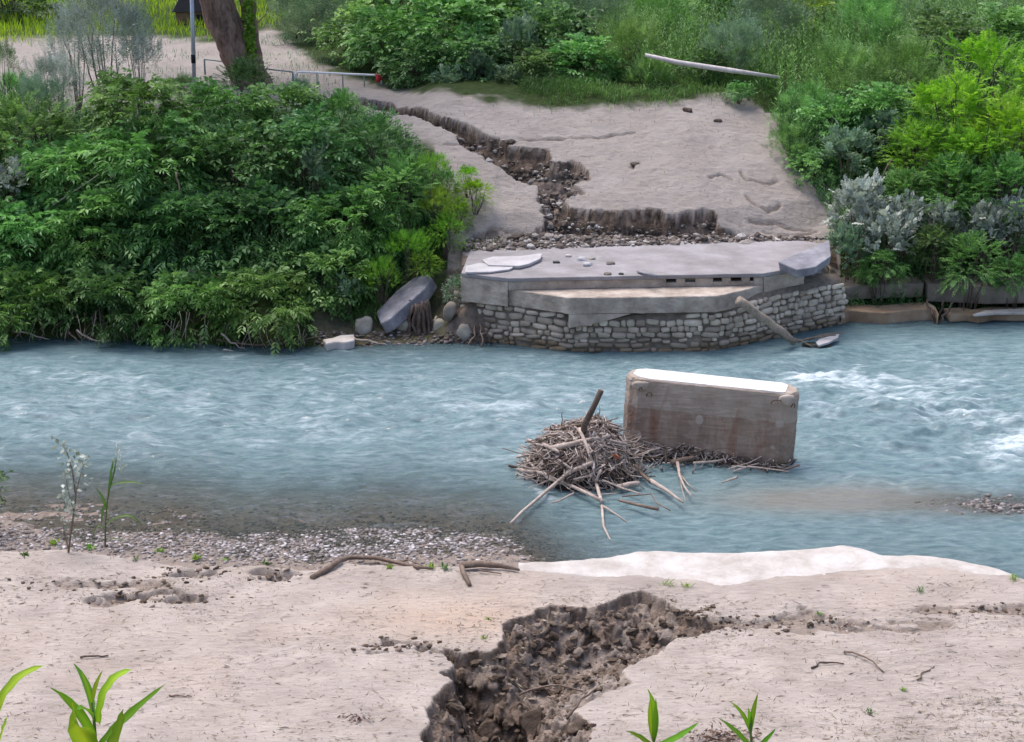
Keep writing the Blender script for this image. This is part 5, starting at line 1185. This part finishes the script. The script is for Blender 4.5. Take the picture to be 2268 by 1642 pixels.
for a in [
 (690, 55, 61, 1.7, 'willow', 'leaf_willow', 'grey green bush right of the tree beyond the path'),
 (790, 90, 56.5, 1.3, 'broad', 'leaf_mid', 'bramble bush at the left end of the top thicket'),
 (760, 20, 67, 1.9, 'willow', 'leaf_willow', 'hazy grey bush at the top edge right of the tree'),
 (880, 95, 54.2, 1.45, 'broad', 'leaf_mid', 'rounded bramble bush above the barrier end'),
 (985, 85, 53.2, 1.6, 'broad', 'leaf_mid', 'biggest bramble bush in the top thicket'),
 (930, 150, 51.6, 1.0, 'broad', 'leaf_dark', 'dark underside bramble just right of the barrier end'),
 (1040, 145, 51.0, 1.05, 'broad', 'leaf_dark', 'dark bramble above the silver shoots'),
 (1100, 60, 54.5, 1.5, 'broad', 'leaf_mid', 'light bramble bush near the top edge'),
 (1205, 95, 52.6, 1.35, 'broad', 'leaf_dark', 'dark green bramble left of the fallen trunk'),
 (1180, 165, 50.3, .85, 'broad', 'leaf_dark', 'low bramble at the edge of the silt slope'),
 (1310, 60, 55, 1.5, 'willow', 'leaf_willow', 'tall grey green bush left of the fallen trunk'),
 (1290, 150, 50.6, 1.05, 'broad', 'leaf_mid', 'mid green bush left of the end of the fallen trunk'),
 (1395, 110, 51.2, 1.0, 'willow', 'leaf_mid', 'upright leafy bush behind the left end of the fallen trunk'),
 (900, 5, 66, 2.0, 'broad', 'leaf_mid', 'bush at the top edge above the brambles'),
 (1050, -5, 64, 2.0, 'broad', 'leaf_fresh', 'light green bush at the top edge of the centre'),
 (1210, -10, 63, 2.0, 'willow', 'leaf_mid', 'tall green bush at the top edge right of centre'),
 (1625, 115, 50.6, .95, 'willow', 'leaf_willow', 'grey domed bush behind the middle of the fallen trunk')]:
    bush(*a, group=GT)
for a in [(1000, 190, 50.0, (.55, .55, .6), 'silver grey shoot drooping onto the silt at the top of the slope'), (1062, 160, 50.3, (.5, .5, .7), 'silver grey shoot under the dark bramble'), (1148, 95, 51.3, (.55, .55, .85), 'tall silver grey shoot in front of the brambles'), (1125, 178, 49.9, (.42, .42, .45), 'low silver grey shoot at the silt edge')]:
    bush(a[0], a[1], a[2], a[3], 'silver', 'leaf_willow', a[4], name='silver_shoot', group='silver shoots below the brambles', nvar=3, nclump=34, per=9)
for a in [
 (2190, 200, 46.0, 1.45, 'fine', 'leaf_yellow', 'yellow green locust bush high at the right edge'),
 (2100, 262, 44.6, 1.15, 'fine', 'leaf_yellow', 'yellow green locust bush left of and below the highest one'),
 (2240, 318, 43.2, 1.25, 'fine', 'leaf_yellow', 'bright locust bush at the right edge at mid height'),
 (2030, 352, 43.4, .95, 'fine', 'leaf_fresh', 'fresh green locust bush nearest the silt slope'),
 (2140, 360, 42.8, 1.0, 'fine', 'leaf_fresh', 'fresh green locust bush in the middle of the right group'),
 (2110, 432, 41.9, .95, 'fine', 'leaf_mid', 'darker locust bush with drooping sprays above the silver bushes'),
 (2230, 440, 41.7, 1.05, 'fine', 'leaf_mid', 'darker locust bush at the right edge above the silver bushes'),
 (2005, 440, 42.1, .75, 'fine', 'leaf_mid', 'small dark locust bush behind the large silver one'),
 (2150, 590, 40.0, .78, 'fine', 'leaf_mid', 'soft green bush drooping over the long quay slab'),
 (2062, 548, 40.5, .6, 'fine', 'leaf_dark', 'dark little bush between the silver bushes and the quay'),
 (1950, 592, 40.2, .5, 'pinnate', 'leaf_mid', 'mid green bush hanging over the shorter quay slab'),
 (2245, 610, 40.0, .5, 'fine', 'leaf_mid', 'small green bush at the right edge above the white ledge'),
 (1850, 275, 46.2, .9, 'broad', 'leaf_mid', 'leafy bush right of the fallen trunk end'),
 (1775, 255, 47.2, .85, 'willow', 'leaf_mid', 'upright leafy bush just below the right end of the fallen trunk'),
 (1752, 325, 45.4, .62, 'willow', 'leaf_mid', 'leafy bush at the right margin of the silt slope'),
 (1800, 375, 44.3, .62, 'broad', 'leaf_mid', 'low bush at the right margin of the slope above the silver one'),
 (1950, 260, 46.0, .95, 'broad', 'leaf_mid', 'green bush left of the yellow locusts'),
 (2010, 175, 48.5, 1.1, 'willow', 'leaf_mid', 'tall green bush behind the yellow locusts'),
 (1870, 180, 49.0, 1.1, 'willow', 'leaf_mid', 'tall dull green bush right of the fallen trunk'),
 (2090, 110, 51, 1.2, 'broad', 'leaf_dark', 'dark bush above the yellow locusts'),
 (2230, 95, 51.5, 1.2, 'broad', 'leaf_mid', 'bush in the upper right corner'),
 (2420, 300, 44.5, 1.8, 'fine', 'leaf_mid', 'bush just outside the right edge'),
 (2400, 540, 41, 1.3, 'fine', 'leaf_mid', 'bush just outside the right edge above the quay')]:
    bush(*a, group=GR)
for a in [
 (1905, 470, 41.5, (.72, .7, .85), 'leaf_silver', 'large pale silver bush at the right margin of the silt'),
 (1965, 530, 40.7, (.68, .7, .72), 'leaf_silver', 'silver bush in front of the largest one above the quay'),
 (1885, 545, 40.5, (.5, .5, .55), 'leaf_willow', 'dull silver bush touching the end of the platform'),
 (2090, 500, 41.0, (.5, .5, .6), 'leaf_silver', 'silver bush in the shade under the dark locust'),
 (2180, 505, 40.9, (.55, .5, .62), 'leaf_silver', 'thin silver bush right of the one in the shade'),
 (2250, 500, 40.9, (.6, .5, .75), 'leaf_silver', 'tall silver bush at the right edge'),
 (1880, 345, 44.0, (.75, .7, .7), 'leaf_willow', 'grey leaved bush above the large silver one'),
 (1950, 300, 45.0, (.6, .6, .6), 'leaf_willow', 'small grey leaved bush beside the yellow locusts'),
 (2010, 480, 41.3, (.5, .5, .55), 'leaf_silver', 'sparse silver shoots between the large silver bush and the locusts')]:
    bush(a[0], a[1], a[2], a[3], 'silver', a[4], a[5], name='silver_bush', group='silver leaved bushes on the right bank', nvar=3, nclump=34, per=9, stem='twig_mid')

# ---- tall weeds, grass: masses nobody could count
def scatter(n, x0, x1, y0, y1, keep, seed):
    r = np.random.default_rng(seed); x, y = r.uniform(x0, x1, n), r.uniform(y0, y1, n)
    z = far_h(x, y); a, b = to_px(x, y, z); m = keep(a, b, x, y, r); return x[m], y[m], z[m], r
def weeds(name, mat, label, n, box, keep, seed, h0, h1, nl=13, ll=.24, lw=.14):
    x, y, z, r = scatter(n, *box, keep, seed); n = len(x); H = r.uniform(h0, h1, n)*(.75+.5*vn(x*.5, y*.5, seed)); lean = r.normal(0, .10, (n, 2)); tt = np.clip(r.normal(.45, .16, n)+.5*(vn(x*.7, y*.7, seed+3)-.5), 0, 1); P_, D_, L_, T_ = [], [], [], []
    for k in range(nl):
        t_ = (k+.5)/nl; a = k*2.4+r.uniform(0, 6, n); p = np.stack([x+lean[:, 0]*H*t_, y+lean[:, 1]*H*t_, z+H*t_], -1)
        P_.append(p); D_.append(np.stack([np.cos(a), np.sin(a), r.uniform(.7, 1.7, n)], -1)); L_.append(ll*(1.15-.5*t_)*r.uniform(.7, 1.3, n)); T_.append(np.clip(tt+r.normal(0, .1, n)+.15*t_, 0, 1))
    P_, D_, L_, T_ = map(np.concatenate, (P_, D_, L_, T_))
    V, F, T = blades(P_, D_, unit(r.normal(0, .3, P_.shape)+np.array([0, 0, 1.])), L_, L_*lw, T_, .2, .25)
    s = np.stack([x, y, z], -1); V2, F2, T2 = blades(s, np.stack([lean[:, 0], lean[:, 1], np.ones(n)], -1), unit(r.normal(0, 1, (n, 3))), H, np.full(n, .022), tt*.6, .2, 0)
    return tag(mesh(name, np.concatenate([V, V2]), np.concatenate([F, F2+len(V)]), M[mat], None, False, attrs=dict(tint=np.concatenate([T, T2]))), kind='stuff', label=label)
weeds('tall_weeds', 'leaf_mid', 'dense stand of tall leafy weeds covering the top of the right far bank', 15000, (3., 30, 46.8, 84), lambda a, b, x, y, r: (a > 1330) & (b < np.interp(a, [1330, 1420, 1640, 1700, 1720, 1800, 2400], [120, 205, 175, 215, 330, 370, 400])) & (r.random(len(a)) < .9), 91, 1.1, 1.9)
weeds('tall_weeds', 'leaf_willow', 'grey green weeds growing among the tall leafy weeds of the right bank', 5000, (3., 30, 48, 84), lambda a, b, x, y, r: (a > 1380) & (b < 150) & (vn(x*.3, y*.3, 4) > .45), 92, 1.2, 2.0)
weeds('leafy_weeds', 'leaf_mid', 'leafy weeds filling the ground behind the brambles', 5000, (-7, 6, 50, 84), lambda a, b, x, y, r: (a > 640) & (a < 1420) & (b < np.interp(a, [640, 800, 900, 1420], [70, 110, 150, 150])), 93, .5, 1.3)
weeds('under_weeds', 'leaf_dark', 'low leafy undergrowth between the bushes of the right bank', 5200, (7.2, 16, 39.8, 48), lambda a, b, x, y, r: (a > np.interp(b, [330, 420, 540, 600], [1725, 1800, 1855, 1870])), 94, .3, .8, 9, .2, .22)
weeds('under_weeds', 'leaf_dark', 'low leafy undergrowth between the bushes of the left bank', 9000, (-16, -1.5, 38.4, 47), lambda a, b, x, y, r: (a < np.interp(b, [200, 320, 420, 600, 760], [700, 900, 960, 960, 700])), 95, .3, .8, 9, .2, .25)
def grass(name, mat, label, n, box, keep, seed, h0, h1, W=.02, lean=.45, droop=.3):
    x, y, z, r = scatter(n, *box, keep, seed); n = len(x); pos = np.stack([x, y, z-.01], -1); a = r.uniform(0, 6.28, n)
    d = np.stack([np.cos(a)*lean*r.random(n), np.sin(a)*lean*r.random(n), np.ones(n)], -1); L = r.uniform(h0, h1, n)*(.6+.8*vn(x*.8, y*.8, seed))
    V, F, T = blades(pos, d, np.stack([np.cos(a), np.sin(a), 0*a+.2], -1), L, np.full(n, W)*r.uniform(.7, 1.4, n), np.clip(r.normal(.5, .2, n)+.7*(vn(x*.35, y*.6, seed+1)-.5), 0, 1), .15, droop)
    return tag(mesh(name, V, F, M[mat], None, False, attrs=dict(tint=T)), kind='stuff', label=label)
grass('meadow_grass', 'grass_sun', 'meadow grass with sunlight painted into its bright yellow green, beyond the path at the top left', 60000, (-34, 0, 57, 92), lambda a, b, x, y, r: (a < 800) & (b < np.interp(a, [-200, 0, 240, 330, 480, 600, 660, 800], [72, 98, 80, 77, 93, 62, 25, 0])+r.normal(0, 4, len(a))), 96, .25, .6, .03)
grass('bank_grass', 'grass', 'green grass fringe along the top edge of the silt slope', 24000, (-1, 8, 46, 53), lambda a, b, x, y, r: (a > 1150) & (a < 1720) & (b < np.interp(a, [1150, 1200, 1400, 1640, 1700], [200, 226, 228, 204, 224])+r.normal(0, 13, len(a))) & (b > 110) & (vn(x*1.3, y*1.3, 5) > .22), 97, .2, .75, .018, .8, .5)
grass('bank_grass', 'grass', 'long grass hanging down the bank between the left thicket and the gully', 22000, (-7, -.4, 38.0, 43.5), lambda a, b, x, y, r: (a > 770) & (a < np.interp(b, [300, 480, 600, 700, 760], [975, 1000, 985, 950, 930])+r.normal(0, 10, len(a))) & (b > 300) & (b < 715+r.normal(0, 12, len(a))), 98, .3, .7, .018, .7, .5)
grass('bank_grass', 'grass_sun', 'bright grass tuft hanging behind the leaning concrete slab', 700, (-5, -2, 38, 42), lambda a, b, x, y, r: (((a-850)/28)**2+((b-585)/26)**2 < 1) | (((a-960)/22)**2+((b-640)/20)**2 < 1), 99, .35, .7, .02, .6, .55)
grass('slope_sprouts', 'dry_grass', 'sparse sprouts and dead stalks dotted over the silt slope', 2600, (-2, 8.6, 41, 50), lambda a, b, x, y, r: (a > 960) & (a < 1830) & (b < 560) & (r.random(len(a)) < .35), 100, .05, .16, .012)
grass('slope_sprouts', 'grass', 'thin green sprouts at the foot of the silt left of the gully mouth', 1500, (-2, 2, 39.5, 43), lambda a, b, x, y, r: (((a-1080)/50)**2+((b-545)/16)**2 < 1) | (((a-1440)/40)**2+((b-462)/6)**2 < 1) | (((a-1700)/30)**2+((b-530)/10)**2 < 1), 101, .08, .22, .014)
grass('path_weeds', 'leaf_willow', 'scattered grey weeds along the silt path', 9000, (-26, 0, 49, 64), lambda a, b, x, y, r: (a < 760) & (b > 75) & (b < 240) & (vn(x*.6, y*.6, 9) > .50), 102, .1, .35, .02)

# ---- plants of the near bank and foreground
def strip(ctrl, W, n=10, prof=None, fold=.3, twist=0., side=None):
    """long leaf along a bezier through three points"""
    a, b, c = map(Vector, ctrl); V = []; F = []; T = []
    for i in range(n+1):
        t_ = i/n; p = a*(1-t_)**2+b*2*t_*(1-t_)+c*t_*t_; tg_ = ((b-a)*(1-t_)+(c-b)*t_).normalized()
        s = side or tg_.cross(Vector((0, -.5, .9))).normalized(); s = (s-tg_*s.dot(tg_)).normalized(); u = s.cross(tg_)
        w_ = W*(math.sin(math.pi*min(1, .12+.88*t_))**.8 if prof is None else prof(t_)); w_ = max(w_, .0008); wv_ = .06*W*math.sin(t_*23)
        V += [p-s*w_*.5+u*(w_*fold*.5+wv_), p, p+s*w_*.5+u*(w_*fold*.5-wv_)]; T += [.62, .95, .62]
    for i in range(n):
        for k in (0, 1): F.append((i*3+k, i*3+k+1, i*3+k+4, i*3+k+3))
    return V, F, T
def foreplant(name, stem_px, Y, leaves, label, cat='plant', sr=.007, group='tall plants in the foreground'):
    base = PY(*stem_px[-1], Y); base.z = nh(base.x, base.y)-.03
    t = thing(name, base, label, cat, group); mb = MB(); pts = [PY(a, b, Y)-base for a, b in stem_px]; pts.append(Vector((0, 0, 0)))
    mb.tube(list(reversed(pts)), np.linspace(sr*1.5, sr*.6, len(pts)), 7); mb.build('stem', M['foreplant_stem'], t, True)
    for c, dY, W, ton in leaves:
        V, F, T = strip([PY(*c[0], Y+dY[0])-base, PY(*c[1], Y+dY[1])-base, PY(*c[2], Y+dY[2])-base], W)
        mesh('leaf', np.array(V), F, M['foreplant'], t, True, attrs=dict(tint=np.clip(np.array(T)*ton, 0, 1)))
    return t
M['foreplant_stem'] = m_plain('green_stem', (.12, .17, .05), .6)
foreplant('broad_plant', [(203, 1555), (208, 1590), (213, 1660), (214, 1760)], 5.2, [
 (((218, 1600), (225, 1500), (292, 1482)), (0, -.05, -.10), .052, 1.05), (((206, 1585), (205, 1520), (163, 1468)), (0, .08, .12), .026, .35), (((204, 1560), (196, 1520), (180, 1485)), (0, 0, .03), .016, .8), (((202, 1570), (206, 1520), (228, 1483)), (0, .03, .05), .018, .8),
 (((206, 1592), (188, 1560), (172, 1572)), (0, -.05, -.1), .05, .5), (((212, 1650), (185, 1570), (112, 1522)), (0, -.06, -.14), .040, .6), (((216, 1656), (262, 1600), (366, 1514)), (0, -.02, -.06), .040, .45), (((212, 1690), (175, 1620), (160, 1555)), (-.02, -.10, -.2), .085, .85), (((214, 1690), (268, 1650), (272, 1570)), (0, -.08, -.12), .075, .65)],
 'whorled broad leaved plant with a yellow green top in the lower left foreground')
foreplant('broad_plant', [(-12, 1560), (-14, 1650), (-16, 1760)], 5.0, [(((-14, 1620), (0, 1500), (98, 1473)), (0, -.05, -.1), .050, 1.0), (((-14, 1655), (-30, 1620), (-70, 1580)), (0, 0, .1), .05, .7), (((-14, 1680), (5, 1630), (16, 1588)), (0, -.1, -.14), .05, 1.0), (((-14, 1640), (-40, 1540), (-60, 1500)), (0, 0, .1), .04, .7)], 'plant cut by the left edge with one arching yellow green leaf')
foreplant('grass_shoot', [(1446, 1622), (1448, 1660), (1450, 1760)], 6.0, [(((1447, 1640), (1458, 1575), (1434, 1525)), (0, 0, 0), .030, .75), (((1447, 1640), (1438, 1590), (1441, 1540)), (0, .02, .02), .028, .85), (((1448, 1640), (1452, 1600), (1452, 1545)), (0, -.03, -.02), .022, .6), (((1448, 1652), (1500, 1640), (1548, 1598)), (0, -.03, -.08), .032, .55), (((1448, 1656), (1420, 1630), (1386, 1618)), (0, -.03, -.08), .028, .5)], 'bright upright shoot with a closed bud at the bottom right of centre')
foreplant('grass_shoot', [(1660, 1600), (1664, 1650), (1666, 1760)], 6.2, [(((1662, 1618), (1664, 1580), (1678, 1535)), (0, 0, 0), .022, .6), (((1660, 1620), (1652, 1580), (1616, 1552)), (0, .02, .05), .020, .65), (((1662, 1622), (1660, 1590), (1656, 1566)), (0, 0, -.02), .024, .5), (((1664, 1660), (1640, 1625), (1592, 1590)), (0, -.03, -.08), .032, .5), (((1665, 1662), (1690, 1650), (1718, 1612)), (0, -.03, -.06), .026, .35)], 'slender dark green shoot right of the bright one')
# sapling, reed and edge shrub on the terrace lip
def lipplant(px, py): q = hit(px, py, lambda a, b: near_h(a, b), 14, 40); return q
q = lipplant(150, 1222); Yq = q.y; t = thing('poplar_sapling', q, 'thin pale leaved sapling standing at the left of the gravel', 'sapling'); mb = MB()
mb.tube([Vector((0, 0, -.05))]+[PY(a, b, Yq)-q for a, b in ((160, 1160), (168, 1100), (160, 1040), (148, 1000), (138, 982))], [.018, .016, .014, .011, .009, .006], 6)
for pts in (((163, 1130), (152, 1090), (143, 1040)), ((166, 1100), (176, 1060), (190, 1015)), ((152, 1218), (142, 1180), (137, 1140))): mb.tube([PY(a, b, Yq)-q for a, b in pts], [.009, .007, .004], 5)
mb.build('stem', M['twig_mid'], t, True); r = np.random.default_rng(8)
cl = [(150, 1060, 13, 32, 46), (180, 1030, 12, 18, 24), (140, 985, 10, 8, 10), (158, 1110, 16, 22, 26), (150, 1150, 14, 20, 12), (188, 1012, 8, 8, 8)]
pos = np.array([PY(r.normal(a, c), r.normal(b, d), Yq+r.normal(0, .08))-q for a, b, c, d, n_ in cl for _ in range(n_)]); n = len(pos)
V, F, T = blades(pos, r.normal(0, 1, (n, 3)), unit(r.normal(0, .5, (n, 3))+np.array([0, -.6, .8])), r.uniform(.07, .12, n), r.uniform(.06, .085, n), r.random(n), .1, .1); mesh('foliage', V, F, M['leaf_silver'], t, False, attrs=dict(tint=T))
q = lipplant(232, 1208); Yq = q.y; t = thing('reed', q, 'single green reed with arched blades beside the pale sapling', 'reed'); mb = MB()
mb.tube([Vector((0, 0, -.05))]+[PY(a, b, Yq)-q for a, b in ((234, 1150), (240, 1090), (248, 1040), (255, 1012))], [.016, .014, .012, .009, .006], 6); mb.build('stem', M['foreplant_stem'], t, True)
for c in ((((240, 1100), (246, 1050), (250, 1018)), .055), (((244, 1080), (256, 1040), (258, 1010)), .035), (((240, 1075), (285, 1060), (318, 1072)), .05), (((236, 1130), (230, 1100), (212, 1080)), .05), (((234, 1160), (290, 1120), (314, 1165)), .05), (((234, 1170), (205, 1150), (206, 1205)), .025), (((236, 1110), (226, 1125), (224, 1165)), .05), (((234, 1195), (260, 1185), (290, 1205)), .022)):
    V, F, T = strip([PY(*p, Yq-.03*k)-q for k, p in enumerate(c[0])], c[1]); mesh('leaf', np.array(V), F, M['grass'], t, True, attrs=dict(tint=np.array(T)*.8))
pos = np.array([PY(r.normal(262, 6), r.normal(1022, 12), Yq)-q for _ in range(22)]); V, F, T = blades(pos, r.normal(0, .5, (22, 3))+np.array([0, 0, .6]), unit(r.normal(0, 1, (22, 3))), r.uniform(.06, .1, 22), np.full(22, .03), r.uniform(.6, 1, 22), .1, .1); F = np.concatenate([F, np.array([[5*i+2, 5*i+7, 5*i+1] for i in range(21)])]); mesh('plume', V, F, M['leaf_silver'], t, False, attrs=dict(tint=T))
q = lipplant(-22, 1180); shrub('bush', PY(-25, 1085, q.y), (.42, .4, .5), 'broad', 'leaf_dark', 'dark leafy bush cut by the left edge beside the gravel', 'bush', None, nvar=1, nclump=14, per=6)
# little green tufts along the lip
k_ = 0
for (px, py, s, lab) in [(118, 1205, .16, 'left of the sapling'), (200, 1215, .14, 'at the sapling foot'), (55, 1230, .12, 'near the left edge'), (435, 1240, .15, 'where the gravel is brightest'), (355, 1222, .12, 'between the reed and the gravel'), (590, 1250, .12, 'left of the bent driftwood'), (862, 1258, .10, 'behind the bent driftwood'), (953, 1258, .13, 'left of the forked driftwood'), (985, 1258, .13, 'just left of the forked driftwood'),
    (1480, 1296, .16, 'at the gully head by the white rock'), (1520, 1300, .14, 'right of the gully head'), (2035, 1310, .15, 'on the sand under the white rock'), (2245, 1285, .16, 'at the right end of the white rock'), (1815, 1360, .09, 'on the right sand far from the water'), (1925, 1578, .12, 'on the lower right sand'), (1072, 1415, .09, 'at the gully rim'), (1080, 1372, .07, 'above the gully rim'), (300, 1240, .12, 'below the reed'), (2000, 1530, .09, 'near the lower right sand twigs'), (500, 1242, .11, 'on the gravel edge by the bright pebbles')]:
    q = lipplant(px, py); r = np.random.default_rng(700+k_); n = 26; a = r.uniform(0, 6.28, n); pos = np.stack([r.normal(0, s*.25, n), r.normal(0, s*.25, n), 0*a], -1)
    V, F, T = blades(pos, np.stack([np.cos(a), np.sin(a), r.uniform(.5, 2, n)], -1), np.stack([0*a, 0*a, 0*a+1], -1), r.uniform(.5, 1.1, n)*s, np.full(n, .028 if k_ < 9 else .014), r.random(n), .2, .2); k_ += 1
    tag(mesh('grass_tuft', V, F, M['leaf_fresh' if k_ % 3 else 'grass'], None, False, attrs=dict(tint=T), loc=tuple(q)), 'small green sprout '+lab, 'grass tuft', 'green sprouts on the near bank')
# bare roots and branches showing in the left thicket and over the water
r = np.random.default_rng(55)
for i, (x0, y0_, x1, y1_, Yb, sg, lab) in enumerate([(30, 735, 110, 752, 38.1, .1, 'bare branch touching the water at the far left'), (150, 735, 185, 765, 38.0, .06, 'bent bare branch dipping in below the second bush'), (170, 730, 245, 752, 38.0, -.1, 'bare branch lying along the waterline left of centre'), (480, 752, 700, 745, 37.6, -.12, 'long bow shaped bare branch along the waterline'), (490, 738, 545, 775, 37.5, .0, 'bare branch diving into the water under the bushes'),
    (600, 750, 640, 780, 37.4, .0, 'short bare branch entering the water'), (470, 775, 570, 785, 37.3, .05, 'thin bare branch floating parallel to the bank'), (470, 690, 520, 752, 38.0, .1, 'arched bare branch above the floating one'), (780, 745, 860, 765, 37.7, .02, 'bare stick by the boulders'), (390, 380, 410, 470, 40.2, .05, 'reddish bare stem in the thicket hollow'), (60, 500, 220, 385, 40.6, .05, 'long dead branch rising through the left thicket'), (420, 600, 600, 640, 39.0, .05, 'dead branch in the dark gap of the thicket'), (1945, 400, 1930, 425, 42.0, .0, 'broken brown branch over the large silver bush'), (1930, 425, 1975, 350, 41.8, .05, 'pale bare branch above the large silver bush')]):
    log('bare_branch', arc(PY(x0, y0_, Yb), PY(x1, y1_, Yb-.1), (0, -.1, sg), 7, .02, i), np.linspace(.028, .012, 8), 'twig_mid' if i % 2 else 'twig', lab, 'branch', 'bare branches along the far bank', 6, .1, i)
V_, F_, T_ = [], [], []; nvt = 0
for i in range(110):
    px = r.uniform(-40, 690); g = P(px, 745+r.uniform(-4, 22), .0); gy = float(lerp_pl(WL, g.x))
    a = Vector((g.x, gy-r.uniform(-.25, .15), r.uniform(.15, .8))); b = Vector((g.x+r.normal(0, .18), gy-r.uniform(-.1, .35), r.uniform(-.05, .12)))
    v, f = tube_arrays(arc(a, b, (r.normal(0, .08), -.1, 0), 3), np.linspace(.010, .006, 4), 4); V_.append(np.array(v)); F_ += [tuple(q+nvt for q in ff) for ff in f]; nvt += len(v); T_.append(np.full(len(v), r.beta(1.4, 1.5)))
tag(mesh('hanging_roots', np.concatenate(V_), F_, M['brush'], None, True, attrs=dict(tint=np.concatenate(T_))), kind='stuff', label='fringe of bare roots and dead stems hanging to the water under the left bushes')
for a in [(985, 415, 41.9, (.4, .4, .5), 'leaf_mid', 'green bush on the thicket edge touching the silt at mid height'), (1035, 395, 42.2, (.3, .3, .3), 'leaf_yellow', 'tiny yellow green shoot above the little yellow green bush'), (985, 520, 40.3, (.42, .42, .5), 'leaf_fresh', 'grassy green bush at the lower edge of the silt left of the platform'), (940, 590, 39.3, (.35, .35, .35), 'leaf_fresh', 'low green bush behind the top of the leaning slab'), (1010, 650, 38.7, (.32, .3, .42), 'leaf_willow', 'ivy like bush at the left end of the abutment')]:
    bush(a[0], a[1], a[2], a[3], 'fine' if a[4] != 'leaf_willow' else 'broad', a[4], a[5], name='small_bush', nvar=1, nclump=40, per=12)
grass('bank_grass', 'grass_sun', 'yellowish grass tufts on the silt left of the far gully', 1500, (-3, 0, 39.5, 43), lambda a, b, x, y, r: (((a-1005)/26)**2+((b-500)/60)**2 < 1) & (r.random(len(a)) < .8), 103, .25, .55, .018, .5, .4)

for i, (px, py, Y, R, m_, lab) in enumerate([(955, 372, 41.6, .42, 'leaf_fresh', 'lime green bush on the right edge of the left thicket nearest the fissure'), (968, 452, 40.6, .42, 'leaf_fresh', 'lime green bush at the thicket edge level with the yellow green shoots'), (905, 548, 39.6, .5, 'leaf_fresh', 'lime green bush low on the thicket edge above the leaning slab'), (845, 610, 38.9, .42, 'leaf_fresh', 'lime green bush left of and above the leaning slab')]):
    bush(px, py, Y, (R, R, R), 'willow', m_, lab, name='small_bush', group='lime green bushes on the thicket edge', nvar=2, nclump=36, per=10)

for (px, py, Y, R, st_, m_, lab) in [(1470, 60, 56, 1.3, 'willow', 'leaf_mid', 'taller leafy clump above the left end of the fallen trunk'), (1560, 35, 59, 1.4, 'broad', 'leaf_mid', 'broad leaved clump in the weeds above the middle of the fallen trunk'), (1700, 70, 54, 1.2, 'willow', 'leaf_willow', 'grey green clump above the right end of the fallen trunk'), (1800, 40, 58, 1.4, 'broad', 'leaf_fresh', 'fresh green clump in the tall weeds at the top right'),
    (1930, 80, 54, 1.3, 'willow', 'leaf_mid', 'feathery clump in the weeds left of the dark bush'), (1560, 150, 50.2, .6, 'broad', 'leaf_dark', 'dark low clump under the middle of the fallen trunk'), (1635, 205, 48.0, .36, 'broad', 'leaf_mid', 'low leafy clump below the right half of the fallen trunk'), (1440, 170, 49.6, .6, 'willow', 'leaf_mid', 'upright clump below the left end of the fallen trunk')]:
    bush(px, py, Y, (R, R, R), st_, m_, lab, name='weed_clump', group='leafy clumps among the tall weeds')
for (px, py, Y, R, m_, lab) in [(30, 215, 46, .6, 'leaf_mid', 'green clump at the left edge beside the path'), (400, 205, 47, .45, 'leaf_mid', 'low green clump left of the metal post'), (95, 240, 44.5, .8, 'leaf_willow', 'grey green clump below the short grey willow'), (660, 215, 46.5, .45, 'leaf_willow', 'small grey clump in front of the barrier')]:
    bush(px, py, Y, (R, R, R), 'willow', m_, lab, name='weed_clump', group='clumps beside the path')
